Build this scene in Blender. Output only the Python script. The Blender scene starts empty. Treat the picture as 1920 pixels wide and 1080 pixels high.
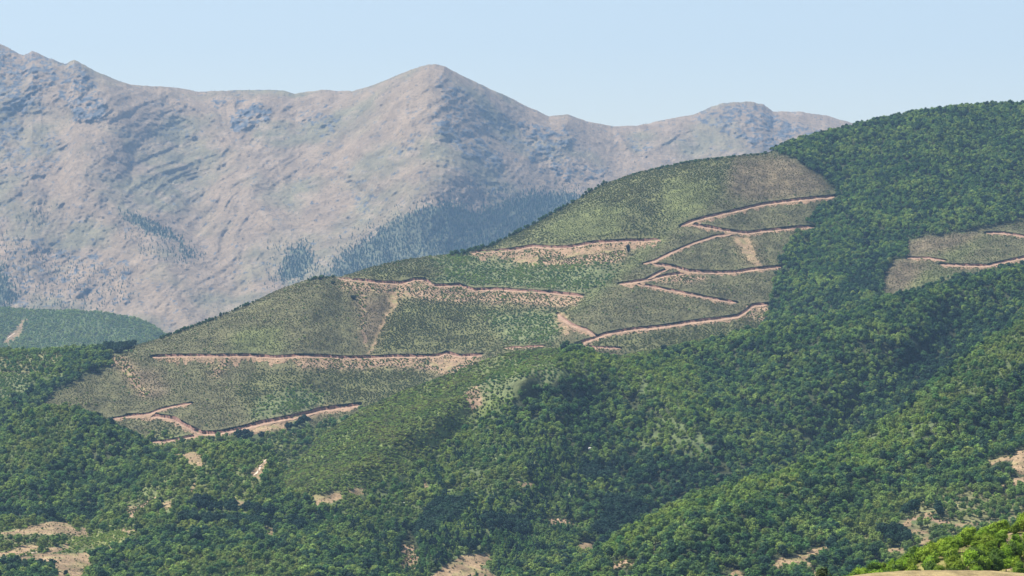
import bpy, math, random
import numpy as np
rng = np.random.default_rng(7)
random.seed(7)
sc = bpy.context.scene
COL = sc.collection

# ------------------------------------------------------------------ camera
HFOV = math.radians(20.0)
K = 2 * math.tan(HFOV / 2) / 1920.0          # metres per photo pixel per metre of distance
VH = 540.0
cam_d = bpy.data.cameras.new('camera'); cam = bpy.data.objects.new('camera', cam_d); COL.objects.link(cam)
cam_d.sensor_width = 36.0; cam_d.lens = 18.0 / math.tan(HFOV / 2)
cam_d.clip_start = 1.0; cam_d.clip_end = 60000.0
cam.location = (0, 0, 0); cam.rotation_euler = (math.radians(90), 0, 0)
sc.camera = cam
sc.render.resolution_x = 1024; sc.render.resolution_y = 576

# ------------------------------------------------------------------ sky, sun, exposure
SUN_EL = 60.0
SUN_AZ = -80.0          # degrees from the view direction (+Y), negative = to the left
world = bpy.data.worlds.new('World'); sc.world = world; world.use_nodes = True
wn = world.node_tree; wn.nodes.clear()
sky = wn.nodes.new('ShaderNodeTexSky'); sky.sky_type = 'NISHITA'; sky.sun_disc = False
sky.sun_elevation = math.radians(SUN_EL); sky.sun_rotation = math.radians(SUN_AZ)
sky.altitude = 1200; sky.air_density = 1.0; sky.dust_density = 2.0; sky.ozone_density = 2.4
bg = wn.nodes.new('ShaderNodeBackground'); bg.inputs['Strength'].default_value = 0.112
wo = wn.nodes.new('ShaderNodeOutputWorld')
tone = wn.nodes.new('ShaderNodeVectorMath'); tone.operation = 'MULTIPLY'; tone.inputs[1].default_value = (1.22, 1.03, 0.88)
wn.links.new(sky.outputs[0], tone.inputs[0]); wn.links.new(tone.outputs[0], bg.inputs['Color']); wn.links.new(bg.outputs[0], wo.inputs['Surface'])
sd = bpy.data.lights.new('sun', 'SUN'); sun = bpy.data.objects.new('sun', sd); COL.objects.link(sun)
sd.energy = 4.8; sd.angle = math.radians(0.53); sd.color = (1.0, 0.95, 0.87)
_e, _a = math.radians(SUN_EL), math.radians(SUN_AZ)
sdir = (math.sin(_a) * math.cos(_e), math.cos(_a) * math.cos(_e), math.sin(_e))
import mathutils
sun.rotation_euler = mathutils.Vector(sdir).to_track_quat('Z', 'Y').to_euler()
sun.location = (0, 0, 3000)
sc.view_settings.view_transform = 'Standard'; sc.view_settings.look = 'None'
sc.view_settings.exposure = 0.72; sc.view_settings.gamma = 1.0
sc.view_settings.use_curve_mapping = False
cy = sc.cycles
cy.max_bounces = 4; cy.diffuse_bounces = 2; cy.glossy_bounces = 1; cy.transmission_bounces = 1
cy.volume_bounces = 0; cy.transparent_max_bounces = 4
cy.use_denoising = True
HAZE_DENSITY = 4.4e-5
HAZE_COLOR = (0.38, 0.64, 1.0, 1)

# ------------------------------------------------------------------ noise
_perm = rng.permutation(512).astype(np.int64); _perm = np.concatenate([_perm, _perm, _perm])
_grad = rng.normal(size=(512, 3)); _grad /= np.linalg.norm(_grad, axis=1)[:, None]
def perlin(x, y, z=0.0):
    x, y, z = np.broadcast_arrays(np.asarray(x, float), np.asarray(y, float), np.asarray(z, float))
    xi = np.floor(x).astype(np.int64); yi = np.floor(y).astype(np.int64); zi = np.floor(z).astype(np.int64)
    xf, yf, zf = x - xi, y - yi, z - zi
    f = lambda t: t * t * t * (t * (t * 6 - 15) + 10)
    u, v, w = f(xf), f(yf), f(zf)
    out = 0
    for i in (0, 1):
        wx = u if i else 1 - u
        for j in (0, 1):
            wy = v if j else 1 - v
            for k in (0, 1):
                wz = w if k else 1 - w
                h = _perm[(_perm[(_perm[(xi + i) & 511] + yi + j) & 511] + zi + k) & 511]
                g = _grad[h]
                out = out + wx * wy * wz * (g[..., 0] * (xf - i) + g[..., 1] * (yf - j) + g[..., 2] * (zf - k))
    return out * 1.6
def fbm(x, y, z=0.0, o=4, g=0.5):
    s = 0; a = 1.0; n = 0; f = 1.0
    for i in range(o):
        s = s + a * perlin(x * f + 17.3 * i, y * f + 5.1 * i, z * f); n += a; a *= g; f *= 2.03
    return s / n
def ridged(x, y, z=0.0, o=4):
    s = 0; a = 1.0; n = 0; f = 1.0
    for i in range(o):
        s = s + a * (1 - 2 * np.abs(perlin(x * f + 31.7 * i, y * f + 9.1 * i, z * f))); n += a; a *= 0.55; f *= 2.03
    return s / n

# ------------------------------------------------------------------ helpers
def curve(pts):
    p = np.array(pts, float); p = p[np.argsort(p[:, 0])]
    return lambda u: np.interp(u, p[:, 0], p[:, 1])
def pdist(u, v, line):
    """distance from each (u,v) to a polyline"""
    best = np.full(np.shape(u), 1e9)
    L = np.array(line, float)
    for (ax, ay), (bx, by) in zip(L[:-1], L[1:]):
        dx, dy = bx - ax, by - ay; l2 = dx * dx + dy * dy + 1e-9
        t = np.clip(((u - ax) * dx + (v - ay) * dy) / l2, 0, 1)
        best = np.minimum(best, np.hypot(u - ax - t * dx, v - ay - t * dy))
    return best
def inpoly(u, v, poly):
    P = np.array(poly, float); c = np.zeros(np.shape(u), bool)
    lo, hi = P.min(0), P.max(0)
    j = len(P) - 1
    for i in range(len(P)):
        xi, yi = P[i]; xj, yj = P[j]
        c ^= ((yi > v) != (yj > v)) & (u < (xj - xi) * (v - yi) / (yj - yi + 1e-12) + xi)
        j = i
    return c
def world_pt(u, v, Y):
    return np.stack([(u - 960.0) * K * Y, Y, (VH - v) * K * Y], -1)
def tag(o, label=None, cat=None, group=None, kind=None):
    if label: o['label'] = label
    if cat: o['category'] = cat
    if group: o['group'] = group
    if kind: o['kind'] = kind
def mesh_obj(name, co, faces, mats, col=None, smooth=True, fmat=None, parent=None, link=True):
    me = bpy.data.meshes.new(name)
    co = np.asarray(co, np.float32); faces = np.asarray(faces, np.int32)
    n = faces.shape[1]
    me.vertices.add(len(co)); me.vertices.foreach_set('co', co.ravel())
    me.loops.add(faces.size); me.loops.foreach_set('vertex_index', faces.ravel())
    me.polygons.add(len(faces)); me.polygons.foreach_set('loop_start', np.arange(0, faces.size, n, dtype=np.int32))
    me.polygons.foreach_set('use_smooth', np.full(len(faces), smooth, bool))
    for m in mats: me.materials.append(m)
    if fmat is not None: me.polygons.foreach_set('material_index', np.asarray(fmat, np.int32))
    me.update(calc_edges=True); me.validate()
    if col is not None:
        a = me.attributes.new('col', 'FLOAT_COLOR', 'POINT')
        c4 = np.ones((len(co), 4), np.float32); c4[:, :3] = col; a.data.foreach_set('color', c4.ravel())
    o = bpy.data.objects.new(name, me)
    if link: COL.objects.link(o)
    if parent: o.parent = parent
    return o

# ------------------------------------------------------------------ materials
def newmat(name):
    m = bpy.data.materials.new(name); m.use_nodes = True
    nt = m.node_tree; b = nt.nodes['Principled BSDF']; b.inputs['Roughness'].default_value = 0.9
    b.inputs['Specular IOR Level'].default_value = 0.15
    return m, nt, b
def N(nt, t, **kw):
    n = nt.nodes.new(t)
    for k, v in kw.items():
        if k.startswith('i_'): n.inputs[k[2:].replace('_', ' ')].default_value = v
        else: setattr(n, k, v)
    return n
def ground_mat(name, s1, s2, amp, bump):
    """vertex-colour soil and turf broken up with noise at two sizes (metres)"""
    m, nt, b = newmat(name)
    at = N(nt, 'ShaderNodeAttribute', attribute_name='col')
    tc = N(nt, 'ShaderNodeTexCoord')
    n1 = N(nt, 'ShaderNodeTexNoise', i_Scale=1.0 / s1, i_Detail=5.0, i_Roughness=0.6)
    n2 = N(nt, 'ShaderNodeTexNoise', i_Scale=1.0 / s2, i_Detail=6.0, i_Roughness=0.7)
    nt.links.new(tc.outputs['Object'], n1.inputs['Vector']); nt.links.new(tc.outputs['Object'], n2.inputs['Vector'])
    mu = N(nt, 'ShaderNodeMath', operation='MULTIPLY'); nt.links.new(n1.outputs[0], mu.inputs[0]); nt.links.new(n2.outputs[0], mu.inputs[1])
    mr = N(nt, 'ShaderNodeMapRange'); mr.inputs['From Min'].default_value = 0.14; mr.inputs['From Max'].default_value = 0.38
    mr.inputs['To Min'].default_value = 1 - amp; mr.inputs['To Max'].default_value = 1 + amp
    nt.links.new(mu.outputs[0], mr.inputs[0])
    vm = N(nt, 'ShaderNodeVectorMath', operation='SCALE')
    nt.links.new(at.outputs['Color'], vm.inputs[0]); nt.links.new(mr.outputs[0], vm.inputs['Scale'])
    nt.links.new(vm.outputs[0], b.inputs['Base Color'])
    bp = N(nt, 'ShaderNodeBump', i_Strength=1.0, i_Distance=bump); nt.links.new(n2.outputs[0], bp.inputs['Height'])
    nt.links.new(bp.outputs[0], b.inputs['Normal'])
    return m
M_hill = ground_mat('hill_ground', 14.0, 2.2, 0.5, 0.6)
M_far = ground_mat('mountain_ground', 90.0, 13.0, 0.30, 7.0)
def soil_mat(name, c1, c2, scale):
    m, nt, b = newmat(name)
    tc = N(nt, 'ShaderNodeTexCoord')
    n = N(nt, 'ShaderNodeTexNoise', i_Scale=scale, i_Detail=6.0, i_Roughness=0.7); nt.links.new(tc.outputs['Object'], n.inputs['Vector'])
    cr = N(nt, 'ShaderNodeValToRGB'); cr.color_ramp.elements[0].position = 0.35; cr.color_ramp.elements[1].position = 0.65
    cr.color_ramp.elements[0].color = (*c1, 1); cr.color_ramp.elements[1].color = (*c2, 1)
    nt.links.new(n.outputs[0], cr.inputs[0]); nt.links.new(cr.outputs[0], b.inputs['Base Color'])
    bp = N(nt, 'ShaderNodeBump', i_Strength=0.8, i_Distance=0.5); nt.links.new(n.outputs[0], bp.inputs['Height'])
    nt.links.new(bp.outputs[0], b.inputs['Normal'])
    return m
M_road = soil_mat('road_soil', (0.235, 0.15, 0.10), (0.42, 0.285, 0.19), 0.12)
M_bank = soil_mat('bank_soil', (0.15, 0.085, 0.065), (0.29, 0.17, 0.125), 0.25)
M_spoil = soil_mat('spoil_soil', (0.17, 0.125, 0.075), (0.36, 0.235, 0.145), 0.1)
M_track = soil_mat('track_soil', (0.45, 0.34, 0.25), (0.62, 0.50, 0.38), 0.1)
def leaf_mat(name):
    m, nt, b = newmat(name)
    at = N(nt, 'ShaderNodeAttribute', attribute_name='tint', attribute_type='INSTANCER')
    oi = N(nt, 'ShaderNodeObjectInfo')
    mr = N(nt, 'ShaderNodeMapRange'); mr.inputs['To Min'].default_value = 0.72; mr.inputs['To Max'].default_value = 1.28
    nt.links.new(oi.outputs['Random'], mr.inputs[0])
    lc = N(nt, 'ShaderNodeAttribute', attribute_name='col')       # light and dark leaf clumps
    v1 = N(nt, 'ShaderNodeVectorMath', operation='SCALE'); v2 = N(nt, 'ShaderNodeVectorMath', operation='MULTIPLY')
    nt.links.new(at.outputs['Color'], v1.inputs[0]); nt.links.new(mr.outputs[0], v1.inputs['Scale'])
    nt.links.new(v1.outputs[0], v2.inputs[0]); nt.links.new(lc.outputs['Color'], v2.inputs[1])
    nt.links.new(v2.outputs[0], b.inputs['Base Color'])
    b.inputs['Roughness'].default_value = 0.65
    tr = N(nt, 'ShaderNodeBsdfTranslucent'); nt.links.new(v2.outputs[0], tr.inputs['Color'])
    mx = N(nt, 'ShaderNodeMixShader'); mx.inputs[0].default_value = 0.3
    out = [n for n in nt.nodes if n.type == 'OUTPUT_MATERIAL'][0]
    nt.links.new(b.outputs[0], mx.inputs[1]); nt.links.new(tr.outputs[0], mx.inputs[2]); nt.links.new(mx.outputs[0], out.inputs['Surface'])
    return m
M_leaf = leaf_mat('leaves')
M_bark = soil_mat('bark', (0.10, 0.08, 0.06), (0.22, 0.18, 0.15), 2.0)
M_rock = soil_mat('pale_stone', (0.45, 0.43, 0.38), (0.7, 0.68, 0.62), 0.8)

# ------------------------------------------------------------------ roads (photo pixels), used by carving and by the ribbons
# (points, half width px, bank height px, spoil px)
ROADS2 = [
 ([(880,474),(920,472),(960,469),(1000,462),(1040,465),(1070,464),(1110,456),(1160,453),(1210,452),(1240,450)], 2.6, 4.0, 9),
 ([(632,521),(660,525),(690,528),(720,531),(755,532),(778,525),(795,525),(818,537),(860,535),(890,545),(930,543),(980,546),(1040,550),(1095,556)], 2.4, 4.2, 8),
 ([(285,670),(330,668),(400,668),(470,668),(520,671),(560,668),(600,669),(650,672),(700,671),(740,669),(790,669),(822,668),(838,662),(858,668),(880,668),(905,666)], 2.8, 4.2, 10),
 ([(1566,369),(1500,375),(1430,384),(1380,396),(1330,407),(1300,415),(1276,425)], 2.6, 3.6, 4),
 ([(1292,421),(1330,427),(1360,433),(1400,438),(1430,434),(1470,430),(1500,427),(1528,427)], 2.2, 3.8, 3),
 ([(1376,438),(1340,443),(1300,456),(1260,473),(1225,490),(1205,495)], 3.2, 1.8, 2),
 ([(1222,495),(1260,500),(1290,509),(1340,512),(1380,511),(1420,505),(1465,501)], 2.2, 3.8, 3),
 ([(1288,512),(1250,517),(1225,523),(1190,529),(1160,533)], 2.8, 3.4, 4),
 ([(1256,503),(1236,512),(1212,524)], 2.2, 3.0, 2),
 ([(1190,532),(1225,538),(1260,545),(1300,553),(1340,561),(1382,568)], 2.6, 2.8, 3),
 ([(1440,571),(1412,573),(1400,584),(1385,593),(1350,598),(1300,604),(1240,613),(1180,619),(1135,627),(1112,636),(1080,646)], 4.0, 3.6, 3),
 ([(1046,588),(1060,600),(1075,610),(1100,618),(1118,630)], 5.0, 2.5, 6),
 ([(1078,647),(1110,651),(1165,654)], 1.8, 2.6, 2),
 ([(945,653),(985,651),(1022,649)], 1.8, 2.4, 2),
 ([(205,786),(240,781),(280,776),(300,768),(325,762),(360,756)], 2.4, 2.2, 3),
 ([(240,781),(290,780),(325,786),(355,803),(380,814),(410,813),(450,805),(490,794),(540,785),(580,776),(600,770),(630,766),(675,760)], 4.0, 5.6, 4),
 ([(285,829),(310,828),(350,821),(382,815)], 2.4, 3.4, 3),
 ([(1848,437),(1880,437),(1930,445)], 2.2, 2.6, 2),
 ([(1700,484),(1740,484),(1775,489)], 2.0, 2.0, 3),
 ([(1762,496),(1800,498),(1850,499),(1890,490),(1935,480)], 2.6, 3.2, 3),
]
# ------------------------------------------------------------------ hill layers
LAYERS = {}
def rockmask(U, V, X, Z):
    """soft, ragged rock outcrop strength"""
    m = np.zeros(U.shape); wu = 16 * fbm(X / 70, Z / 70, o=4); wv = 13 * fbm(X / 55 + 5, Z / 55, o=4)
    for poly, a in ROCK:
        q = 0
        for du, dv in ((-7, 0), (7, 0), (0, -6), (0, 6), (-3, 3), (3, -3), (0, 0)): q = q + inpoly(U + wu + du, V + wv + dv, poly) / 7.0
        m = np.maximum(m, a * q)
    return m * np.clip(.75 + 1.1 * fbm(X / 45 - Z / 90, Z / 35, 4.4, o=3), .1, 1.25)
class Layer:
    def __init__(s, name, ridge, bottom, Yr, Yb, umin, umax, step, rows, creases=(), cs=0.8, noise=(), crest=40, tau=14, p=1.0, roads=(), vj=0.0, rock=0):
        s.name = name; s.ridge = curve(ridge); s.bottom = curve(bottom)
        s.step = step
        s.u = np.arange(umin, umax + step, step, dtype=float); s.rows = rows
        v0 = s.ridge(s.u); vr = v0
        if vj: vr = vr + (vj if not callable(vj) else vj(s.u)) * fbm(s.u / 23.0, 3.3, 0.7, o=4, g=0.62)
        s.vr = vr; s.vb = s.bottom(s.u)
        S = np.linspace(0, 1, rows)[:, None]
        U = np.broadcast_to(s.u[None], (rows, len(s.u))); V = s.vb[None] + (v0 - s.vb)[None] * S + (vr - v0)[None] * S ** 24
        def sm(pts):
            f = curve(pts); return sum(f(s.u + q) * math.exp(-(q / 70.0) ** 2) for q in range(-160, 161, 16)) / sum(math.exp(-(q / 70.0) ** 2) for q in range(-160, 161, 16))
        yb, yr = sm(Yb), sm(Yr)
        Y = yb[None] + (yr - yb)[None] * S ** p
        Y = Y + crest * np.exp(-(V - vr[None]) / tau)
        for line, amp, w in creases:
            d = pdist(U, V, line); w = w * 1.25; Y = Y + cs * amp * np.exp(-(np.sqrt(d * d + (0.5 * w) ** 2) - 0.5 * w) / w)
        X = (U - 960) * K * Y; Z = (VH - V) * K * Y
        for kind, amp, size, ax in noise:
            a = X / size; b = Y / (size * ax); c = Z / size
            if kind == 'g':      # gullies and ribs running down the slope, leaning both ways
                wx = 0.55 * fbm(X / 420, Z / 300, 3.7, o=3)
                g1 = ridged(X / size + 0.75 * Z / size + wx, Z / (size * 3.2), 1.3, o=4); g2 = ridged(X / size - 0.85 * Z / size + wx, Z / (size * 3.2), 8.1, o=4)
                Y = Y + amp * np.maximum(g1, g2 - .1) * (0.6 + 0.8 * np.clip(fbm(X / 700, Z / 500, 5.5, o=2) + .4, 0, 1))
            else: Y = Y + amp * (ridged(a, b * 0.5, c) if kind == 'r' else fbm(a, b * 0.5, c))
        if rock:
            m = np.zeros(U.shape)
            m = rockmask(U, V, X, Z)
            Y = Y + rock * m * ridged(X / 75 + Z / 130, Z / 60, 2.0, o=4) + 0.45 * rock * np.clip(m + .12, 0, 1) * ridged(X / 22 - Z / 40, Z / 20, 2.0, o=3)
        s.Y0 = Y.copy(); s.U = U; s.V = V
        for (pts, w, hb, sp) in roads:
            L = np.array(pts, float)
            if L[:, 0].max() < umin: continue
            Lc = L.copy(); Lc[:, 1] += (w - hb) / 2.0
            d = pdist(U, V, Lc)
            Y = Y + 9.0 * np.clip(((w + hb) / 2 + 0.6 - d) / 1.2, 0, 1)
        s.Y = Y
        LAYERS[name] = s
    def at(s, u, v):
        """distance of the surface (before the road cuts) at photo position"""
        fi = np.clip((u - s.u[0]) / s.step, 0, len(s.u) - 1.001); i = fi.astype(int); t = fi - i
        vr = s.vr[i] * (1 - t) + s.vr[i + 1] * t; vb = s.vb[i] * (1 - t) + s.vb[i + 1] * t
        fj = np.clip((v - vb) / (vr - vb) * (s.rows - 1), 0, s.rows - 1.001); j = fj.astype(int); q = fj - j
        G = s.Y0
        return (G[j, i] * (1 - t) + G[j, i + 1] * t) * (1 - q) + (G[j + 1, i] * (1 - t) + G[j + 1, i + 1] * t) * q
    def build(s, obname, colfn, mat, label=None, back=0.42, front=0.6, zmin=-262.0):
        P = world_pt(s.U, s.V, s.Y)
        top = P[-1]; rows = [P]
        # back slope
        n = 26
        drop = (top[:, 2] - zmin)
        L = np.minimum(900 + 0 * drop, drop / back + 60)
        bk = []
        for k in range(1, n + 1):
            f = (k / n) ** 1.6
            d = L * f
            sl = 0.10 * d + np.minimum(d * d / 300.0, back * np.maximum(d - 60, 0) * 1.05 + 12.0)
            dirx = top[:, 0] / top[:, 1]
            q = top.copy(); q[:, 0] += dirx * d; q[:, 1] += d; q[:, 2] -= sl
            q[:, 2] += 2.5 * fbm(q[:, 0] / 40, q[:, 1] / 40) * min(1, k / 5)
            bk.append(q)
        bk[-1][:, 2] = zmin - 1
        fr = []
        b = P[0]
        for k in (3, 2, 1):
            q = b.copy(); dz = (b[:, 2] - zmin) * k / 3.0 + (1 if k == 3 else 0)
            q[:, 2] -= dz; q[:, 1] -= dz / front
            fr.append(q)
        A = np.concatenate([np.stack(fr), P, np.stack(bk)], 0)
        R, Cn = A.shape[:2]
        idx = np.arange(R * Cn).reshape(R, Cn)
        F = np.stack([idx[:-1, :-1], idx[:-1, 1:], idx[1:, 1:], idx[1:, :-1]], -1).reshape(-1, 4)
        Ue = np.broadcast_to(s.u[None], (R, Cn))
        Ve = np.concatenate([np.repeat(s.V[:1], 3, 0), s.V, np.repeat(s.V[-1:], n, 0)], 0)
        col = colfn(Ue, Ve, A)
        s.A = A; s.Ue = Ue; s.Ve = Ve; s.nfront = 3; s.nback = n
        o = mesh_obj(obname, A.reshape(-1, 3), F, [mat], col.reshape(-1, 3)); tag(o, label, kind='structure')
        return o

C = lambda *a: np.array(a, float)
def mix(a, b, t): return a + (b - a) * t[..., None]
def sstep(e0, e1, x): t = np.clip((x - e0) / (e1 - e0), 0, 1); return t * t * (3 - 2 * t)

# rock outcrops of the far mountain (outline, strength)
ROCK = [([(-400,90),(60,95),(150,112),(200,190),(190,230),(130,215),(100,150),(60,200),(0,290),(-400,300)], .62), ([(120,190),(160,170),(200,190),(190,225),(140,225)], 1.0), ([(0,170),(60,160),(90,200),(40,220),(0,280)], .7), ([(-400,250),(0,240),(120,250),(100,330),(0,340),(-400,340)], .35),
  ([(430,220),(480,195),(510,200),(500,225),(440,248)], .95), ([(390,185),(430,180),(470,178),(440,195),(395,198)], .7), ([(560,205),(600,208),(640,230),(620,270),(570,240)], .5), ([(310,228),(360,235),(380,260),(330,250)], .5), ([(295,180),(340,190),(350,215),(300,205)], .4),
  ([(820,145),(860,165),(900,200),(1000,235),(1060,240),(1040,300),(990,300),(930,250),(840,215)], .52), ([(815,205),(860,220),(900,260),(960,310),(940,320),(870,290),(820,240)], .7), ([(1005,250),(1060,235),(1080,260),(1040,300),(1090,300),(1150,320),(1080,340),(1040,330)], .62), ([(1300,215),(1350,195),(1430,197),(1445,210),(1500,240),(1480,280),(1420,280),(1380,260),(1310,230)], .72), ([(1460,235),(1560,240),(1500,270)], .45), ([(1160,260),(1230,270),(1200,300)], .45),
  ([(760,255),(790,250),(770,290),(730,300)], .5), ([(0,440),(130,450),(250,500),(240,570),(0,575)], .35), ([(600,300),(700,330),(720,400),(640,400)], .25), ([(860,335),(920,340),(980,370),(900,365)], .3)]
# far mountain
ridge0 = [(-500,60),(-300,40),(-120,95),(-40,70),(0,82),(20,92),(45,103),(60,95),(90,109),(122,119),(140,113),(160,121),(175,132),(210,146),(245,158),(275,161),(320,163),(375,172),(430,169),(490,168),(530,170),(555,175),(600,169),(660,170),(690,163),(740,144),(780,127),(800,121),(818,120),(835,125),(860,138),(900,158),(960,185),(1000,205),(1030,218),(1065,215),(1100,227),(1150,237),(1195,236),(1240,225),(1300,216),(1320,207),(1350,195),(1385,190),(1430,196),(1450,208),(1500,210),(1550,217),(1600,231),(1660,246),(1760,240),(1900,262),(2400,250)]
L0 = Layer('far', ridge0, [(-500,690),(2400,690)], [(-500,10900),(0,10800),(300,10600),(555,10700),(818,10300),(1100,10900),(1385,11300),(2400,11500)],
  [(-500,8300),(2400,8300)], -400, 2000, 2.0, 330,
  creases=[([(215,150),(222,255),(165,345),(245,425),(330,515),(470,590)], -420, 60), ([(818,118),(808,170),(785,230),(835,285),(890,340),(1060,370)], -330, 110),
           ([(140,115),(200,200),(180,260)], -260, 40), ([(60,95),(40,300),(30,500)], -200, 70),
           ([(330,190),(365,320),(375,430),(430,545)], 330, 45), ([(640,200),(620,330),(640,420),(560,540)], 150, 60),
           ([(960,240),(1000,300),(1045,350)], 260, 30), ([(80,250),(110,420),(100,520)], 180, 50),
           ([(580,175),(530,300),(500,420)], -120, 80), ([(785,230),(720,300),(640,360)], -200, 70), ([(700,170),(690,300),(770,380)], -150, 40), ([(1385,192),(1420,260),(1500,330)], -260, 45), ([(1250,225),(1230,330)], -200, 45), ([(860,300),(780,400),(640,520)], -260, 50), ([(1065,216),(1010,300)],-180,35)],
  noise=[('g', -75, 340, 1), ('g', -21, 110, 1), ('r', -14, 60, 1), ('r', -7, 24, 1), ('f', 5, 12, 1)], crest=160, tau=14, p=0.9, vj=lambda u: 3.0 + 3.5 * (np.abs(u - 1385) < 75) + 2.5 * (u < 180), cs=0.42, rock=-34)
# logged hill with the forest on its right half
ridge2 = [(-420,700),(-200,690),(0,662),(100,659),(200,655),(240,652),(300,634),(345,618),(400,598),(470,568),(530,540),(560,530),(585,522),(600,519),(640,518),(700,500),(760,487),(800,481),(870,474),(920,461),(1000,421),(1080,376),(1130,346),(1200,322),(1300,301),(1380,292),(1440,286),(1500,264),(1560,250),(1640,230),(1700,217),(1760,207),(1850,200),(1920,197),(2100,200),(2400,230)]
bot2 = [(-420,830),(0,830),(200,900),(330,930),(600,930),(800,850),(1000,760),(1300,720),(1600,680),(1750,640),(2400,620)]
SPUR = [(1340,350),(1270,420),(1205,492),(1130,552),(1065,610),(1000,655)]
L2 = Layer('logged', ridge2, bot2, [(-420,3150),(200,3080),(600,3330),(900,3500),(1300,3720),(1600,3850),(1920,3950),(2400,3950)],
  [(-420,2780),(200,2700),(400,2620),(700,2700),(1000,2820),(1300,2880),(1700,2950),(2400,2950)], -380, 2300, 2.0, 330,
  creases=[(SPUR, -95, 60), ([(1240,400),(1190,470),(1110,545),(1020,600),(930,655)], 60, 30),
           ([(600,520),(590,600),(560,700),(540,760)], -60, 60), ([(745,545),(720,610),(692,665)], 22, 12), ([(430,600),(410,680),(330,760)], -45, 60), ([(205,665),(110,712),(0,755),(-200,800)], -25, 40),
           ([(960,480),(900,560),(820,670)], 30, 60), ([(1580,350),(1500,470),(1440,600)], 45, 30), ([(1480,300),(1580,370),(1700,440)], -20, 50),
           ([(1920,300),(1750,420),(1640,560)], -40, 50), ([(1640,460),(1770,450),(1660,545)], 25, 30), ([(1760,250),(1650,350),(1540,560)], -45, 50), ([(1700,230),(1600,330),(1560,420)], 40, 35), ([(1850,240),(1800,330),(1700,450)],35,30),
           ([(480,700),(600,790)], 30, 40)],
  noise=[('f', 26, 130, 1), ('f', 9, 30, 1)], crest=46, tau=12, roads=ROADS2, vj=1.2)
# small hill far on the left
L1 = Layer('left_far', [(-420,600),(-100,590),(0,578),(60,583),(130,584),(200,588),(250,597),(290,612),(330,640),(420,700)], [(-420,720),(420,730)],
  [(-420,6500),(420,6500)], [(-420,5900),(420,5900)], -400, 420, 3.0, 60, creases=[([(60,585),(200,640)], 60, 25), ([(150,585),(260,650)], -60, 25)],
  noise=[('f', 60, 200, 1)], crest=60, tau=10, vj=2)
# middle forest ridge
ridge3 = [(480,1010),(520,900),(560,868),(600,825),(640,795),(680,768),(750,738),(830,708),(880,688),(930,668),(975,660),(1050,655),(1100,661),(1160,670),(1230,657),(1300,641),(1370,630),(1440,614),(1520,605),(1590,596),(1650,568),(1720,551),(1780,538),(1850,521),(1920,506),(2100,466),(2400,430)]
L3 = Layer('middle', ridge3, [(480,1120),(2400,1120)], [(480,2250),(700,2420),(1000,2620),(1300,2640),(1600,2700),(1920,2780),(2400,2800)],
  [(480,1900),(1100,1930),(1500,2000),(2400,2050)], 490, 2300, 2.0, 260,
  creases=[([(1060,660),(940,720),(840,760),(740,815),(640,890),(560,925)], -85, 35), ([(880,705),(760,765),(660,820),(580,880)], 30, 25), ([(1000,690),(1120,690),(1230,725),(1330,790),(1420,850),(1490,885)], -120, 60),
           ([(1240,640),(1330,720),(1430,800),(1500,870)], 70, 40), ([(1150,900),(1250,940),(1160,1020)], 40, 40), ([(1920,520),(1800,620),(1650,780),(1520,860)], 75, 60),
           ([(1600,600),(1560,700),(1500,790)], -60, 45), ([(1340,620),(1380,700)], 30, 30), ([(1750,540),(1700,640)], -50, 35),
           ([(900,760),(860,850),(720,950)], 40, 40), ([(1050,760),(980,900),(860,1010)], -40, 40)],
  noise=[('f', 42, 120, 1), ('f', 19, 45, 1)], crest=40, tau=14, vj=1.0)
# right-hand forest slope
ridge4 = [(1020,1100),(1090,1075),(1120,1040),(1160,1012),(1200,990),(1300,940),(1400,909),(1480,888),(1530,866),(1600,830),(1680,788),(1750,722),(1800,680),(1840,652),(1920,604),(2050,540),(2400,400)]
L4 = Layer('right', ridge4, [(1020,1140),(2400,1140)], [(1020,1640),(1200,1700),(1500,1850),(1920,2250),(2400,2500)],
  [(1020,1520),(2400,1480)], 1030, 2300, 2.0, 220,
  creases=[([(1600,850),(1500,960),(1420,1010)], 22, 40), ([(1920,680),(1750,800),(1600,900),(1450,960),(1300,1010)], -55, 50), ([(1920,800),(1700,900),(1550,985)], 40, 40),
           ([(1920,860),(1750,960),(1560,1030)], -30, 40)],
  noise=[('f', 30, 100, 1), ('f', 14, 38, 1)], crest=30, tau=14, vj=1.0)
# left valley pieces
L5 = Layer('left_dome', [(-420,840),(-150,850),(0,812),(40,786),(90,765),(130,770),(200,797),(260,830),(310,862),(350,900),(400,990)], [(-420,1060),(400,1080)],
  [(-420,2480),(90,2520),(400,2400)], [(-420,2080),(400,2120)], -380, 400, 2.0, 130,
  creases=[([(90,766),(150,880),(170,960)], 45, 35), ([(0,830),(60,900),(60,980)], -40, 40), ([(200,800),(260,880),(250,950)], -35, 35)], noise=[('f', 30, 80, 1), ('f', 14, 32, 1)], crest=30, tau=12, vj=1.2)
L6 = Layer('valley', [(-420,985),(-100,992),(0,985),(100,978),(170,985),(210,950),(270,905),(330,858),(390,835),(450,838),(500,850),(520,880),(600,926),(700,1010),(760,1090)], [(-420,1130),(760,1130)],
  [(-420,2080),(0,2100),(200,2200),(400,2380),(520,2350),(760,1950)], [(-420,1780),(760,1800)], -380, 760, 2.0, 160,
  creases=[([(200,960),(330,930),(420,900)], 25, 25), ([(300,990),(520,985)], 25, 12), ([(0,1040),(200,1010)], -15, 20)], noise=[('f', 26, 90, 1), ('f', 9, 30, 1)], crest=15, tau=12, vj=1.5)
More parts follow.
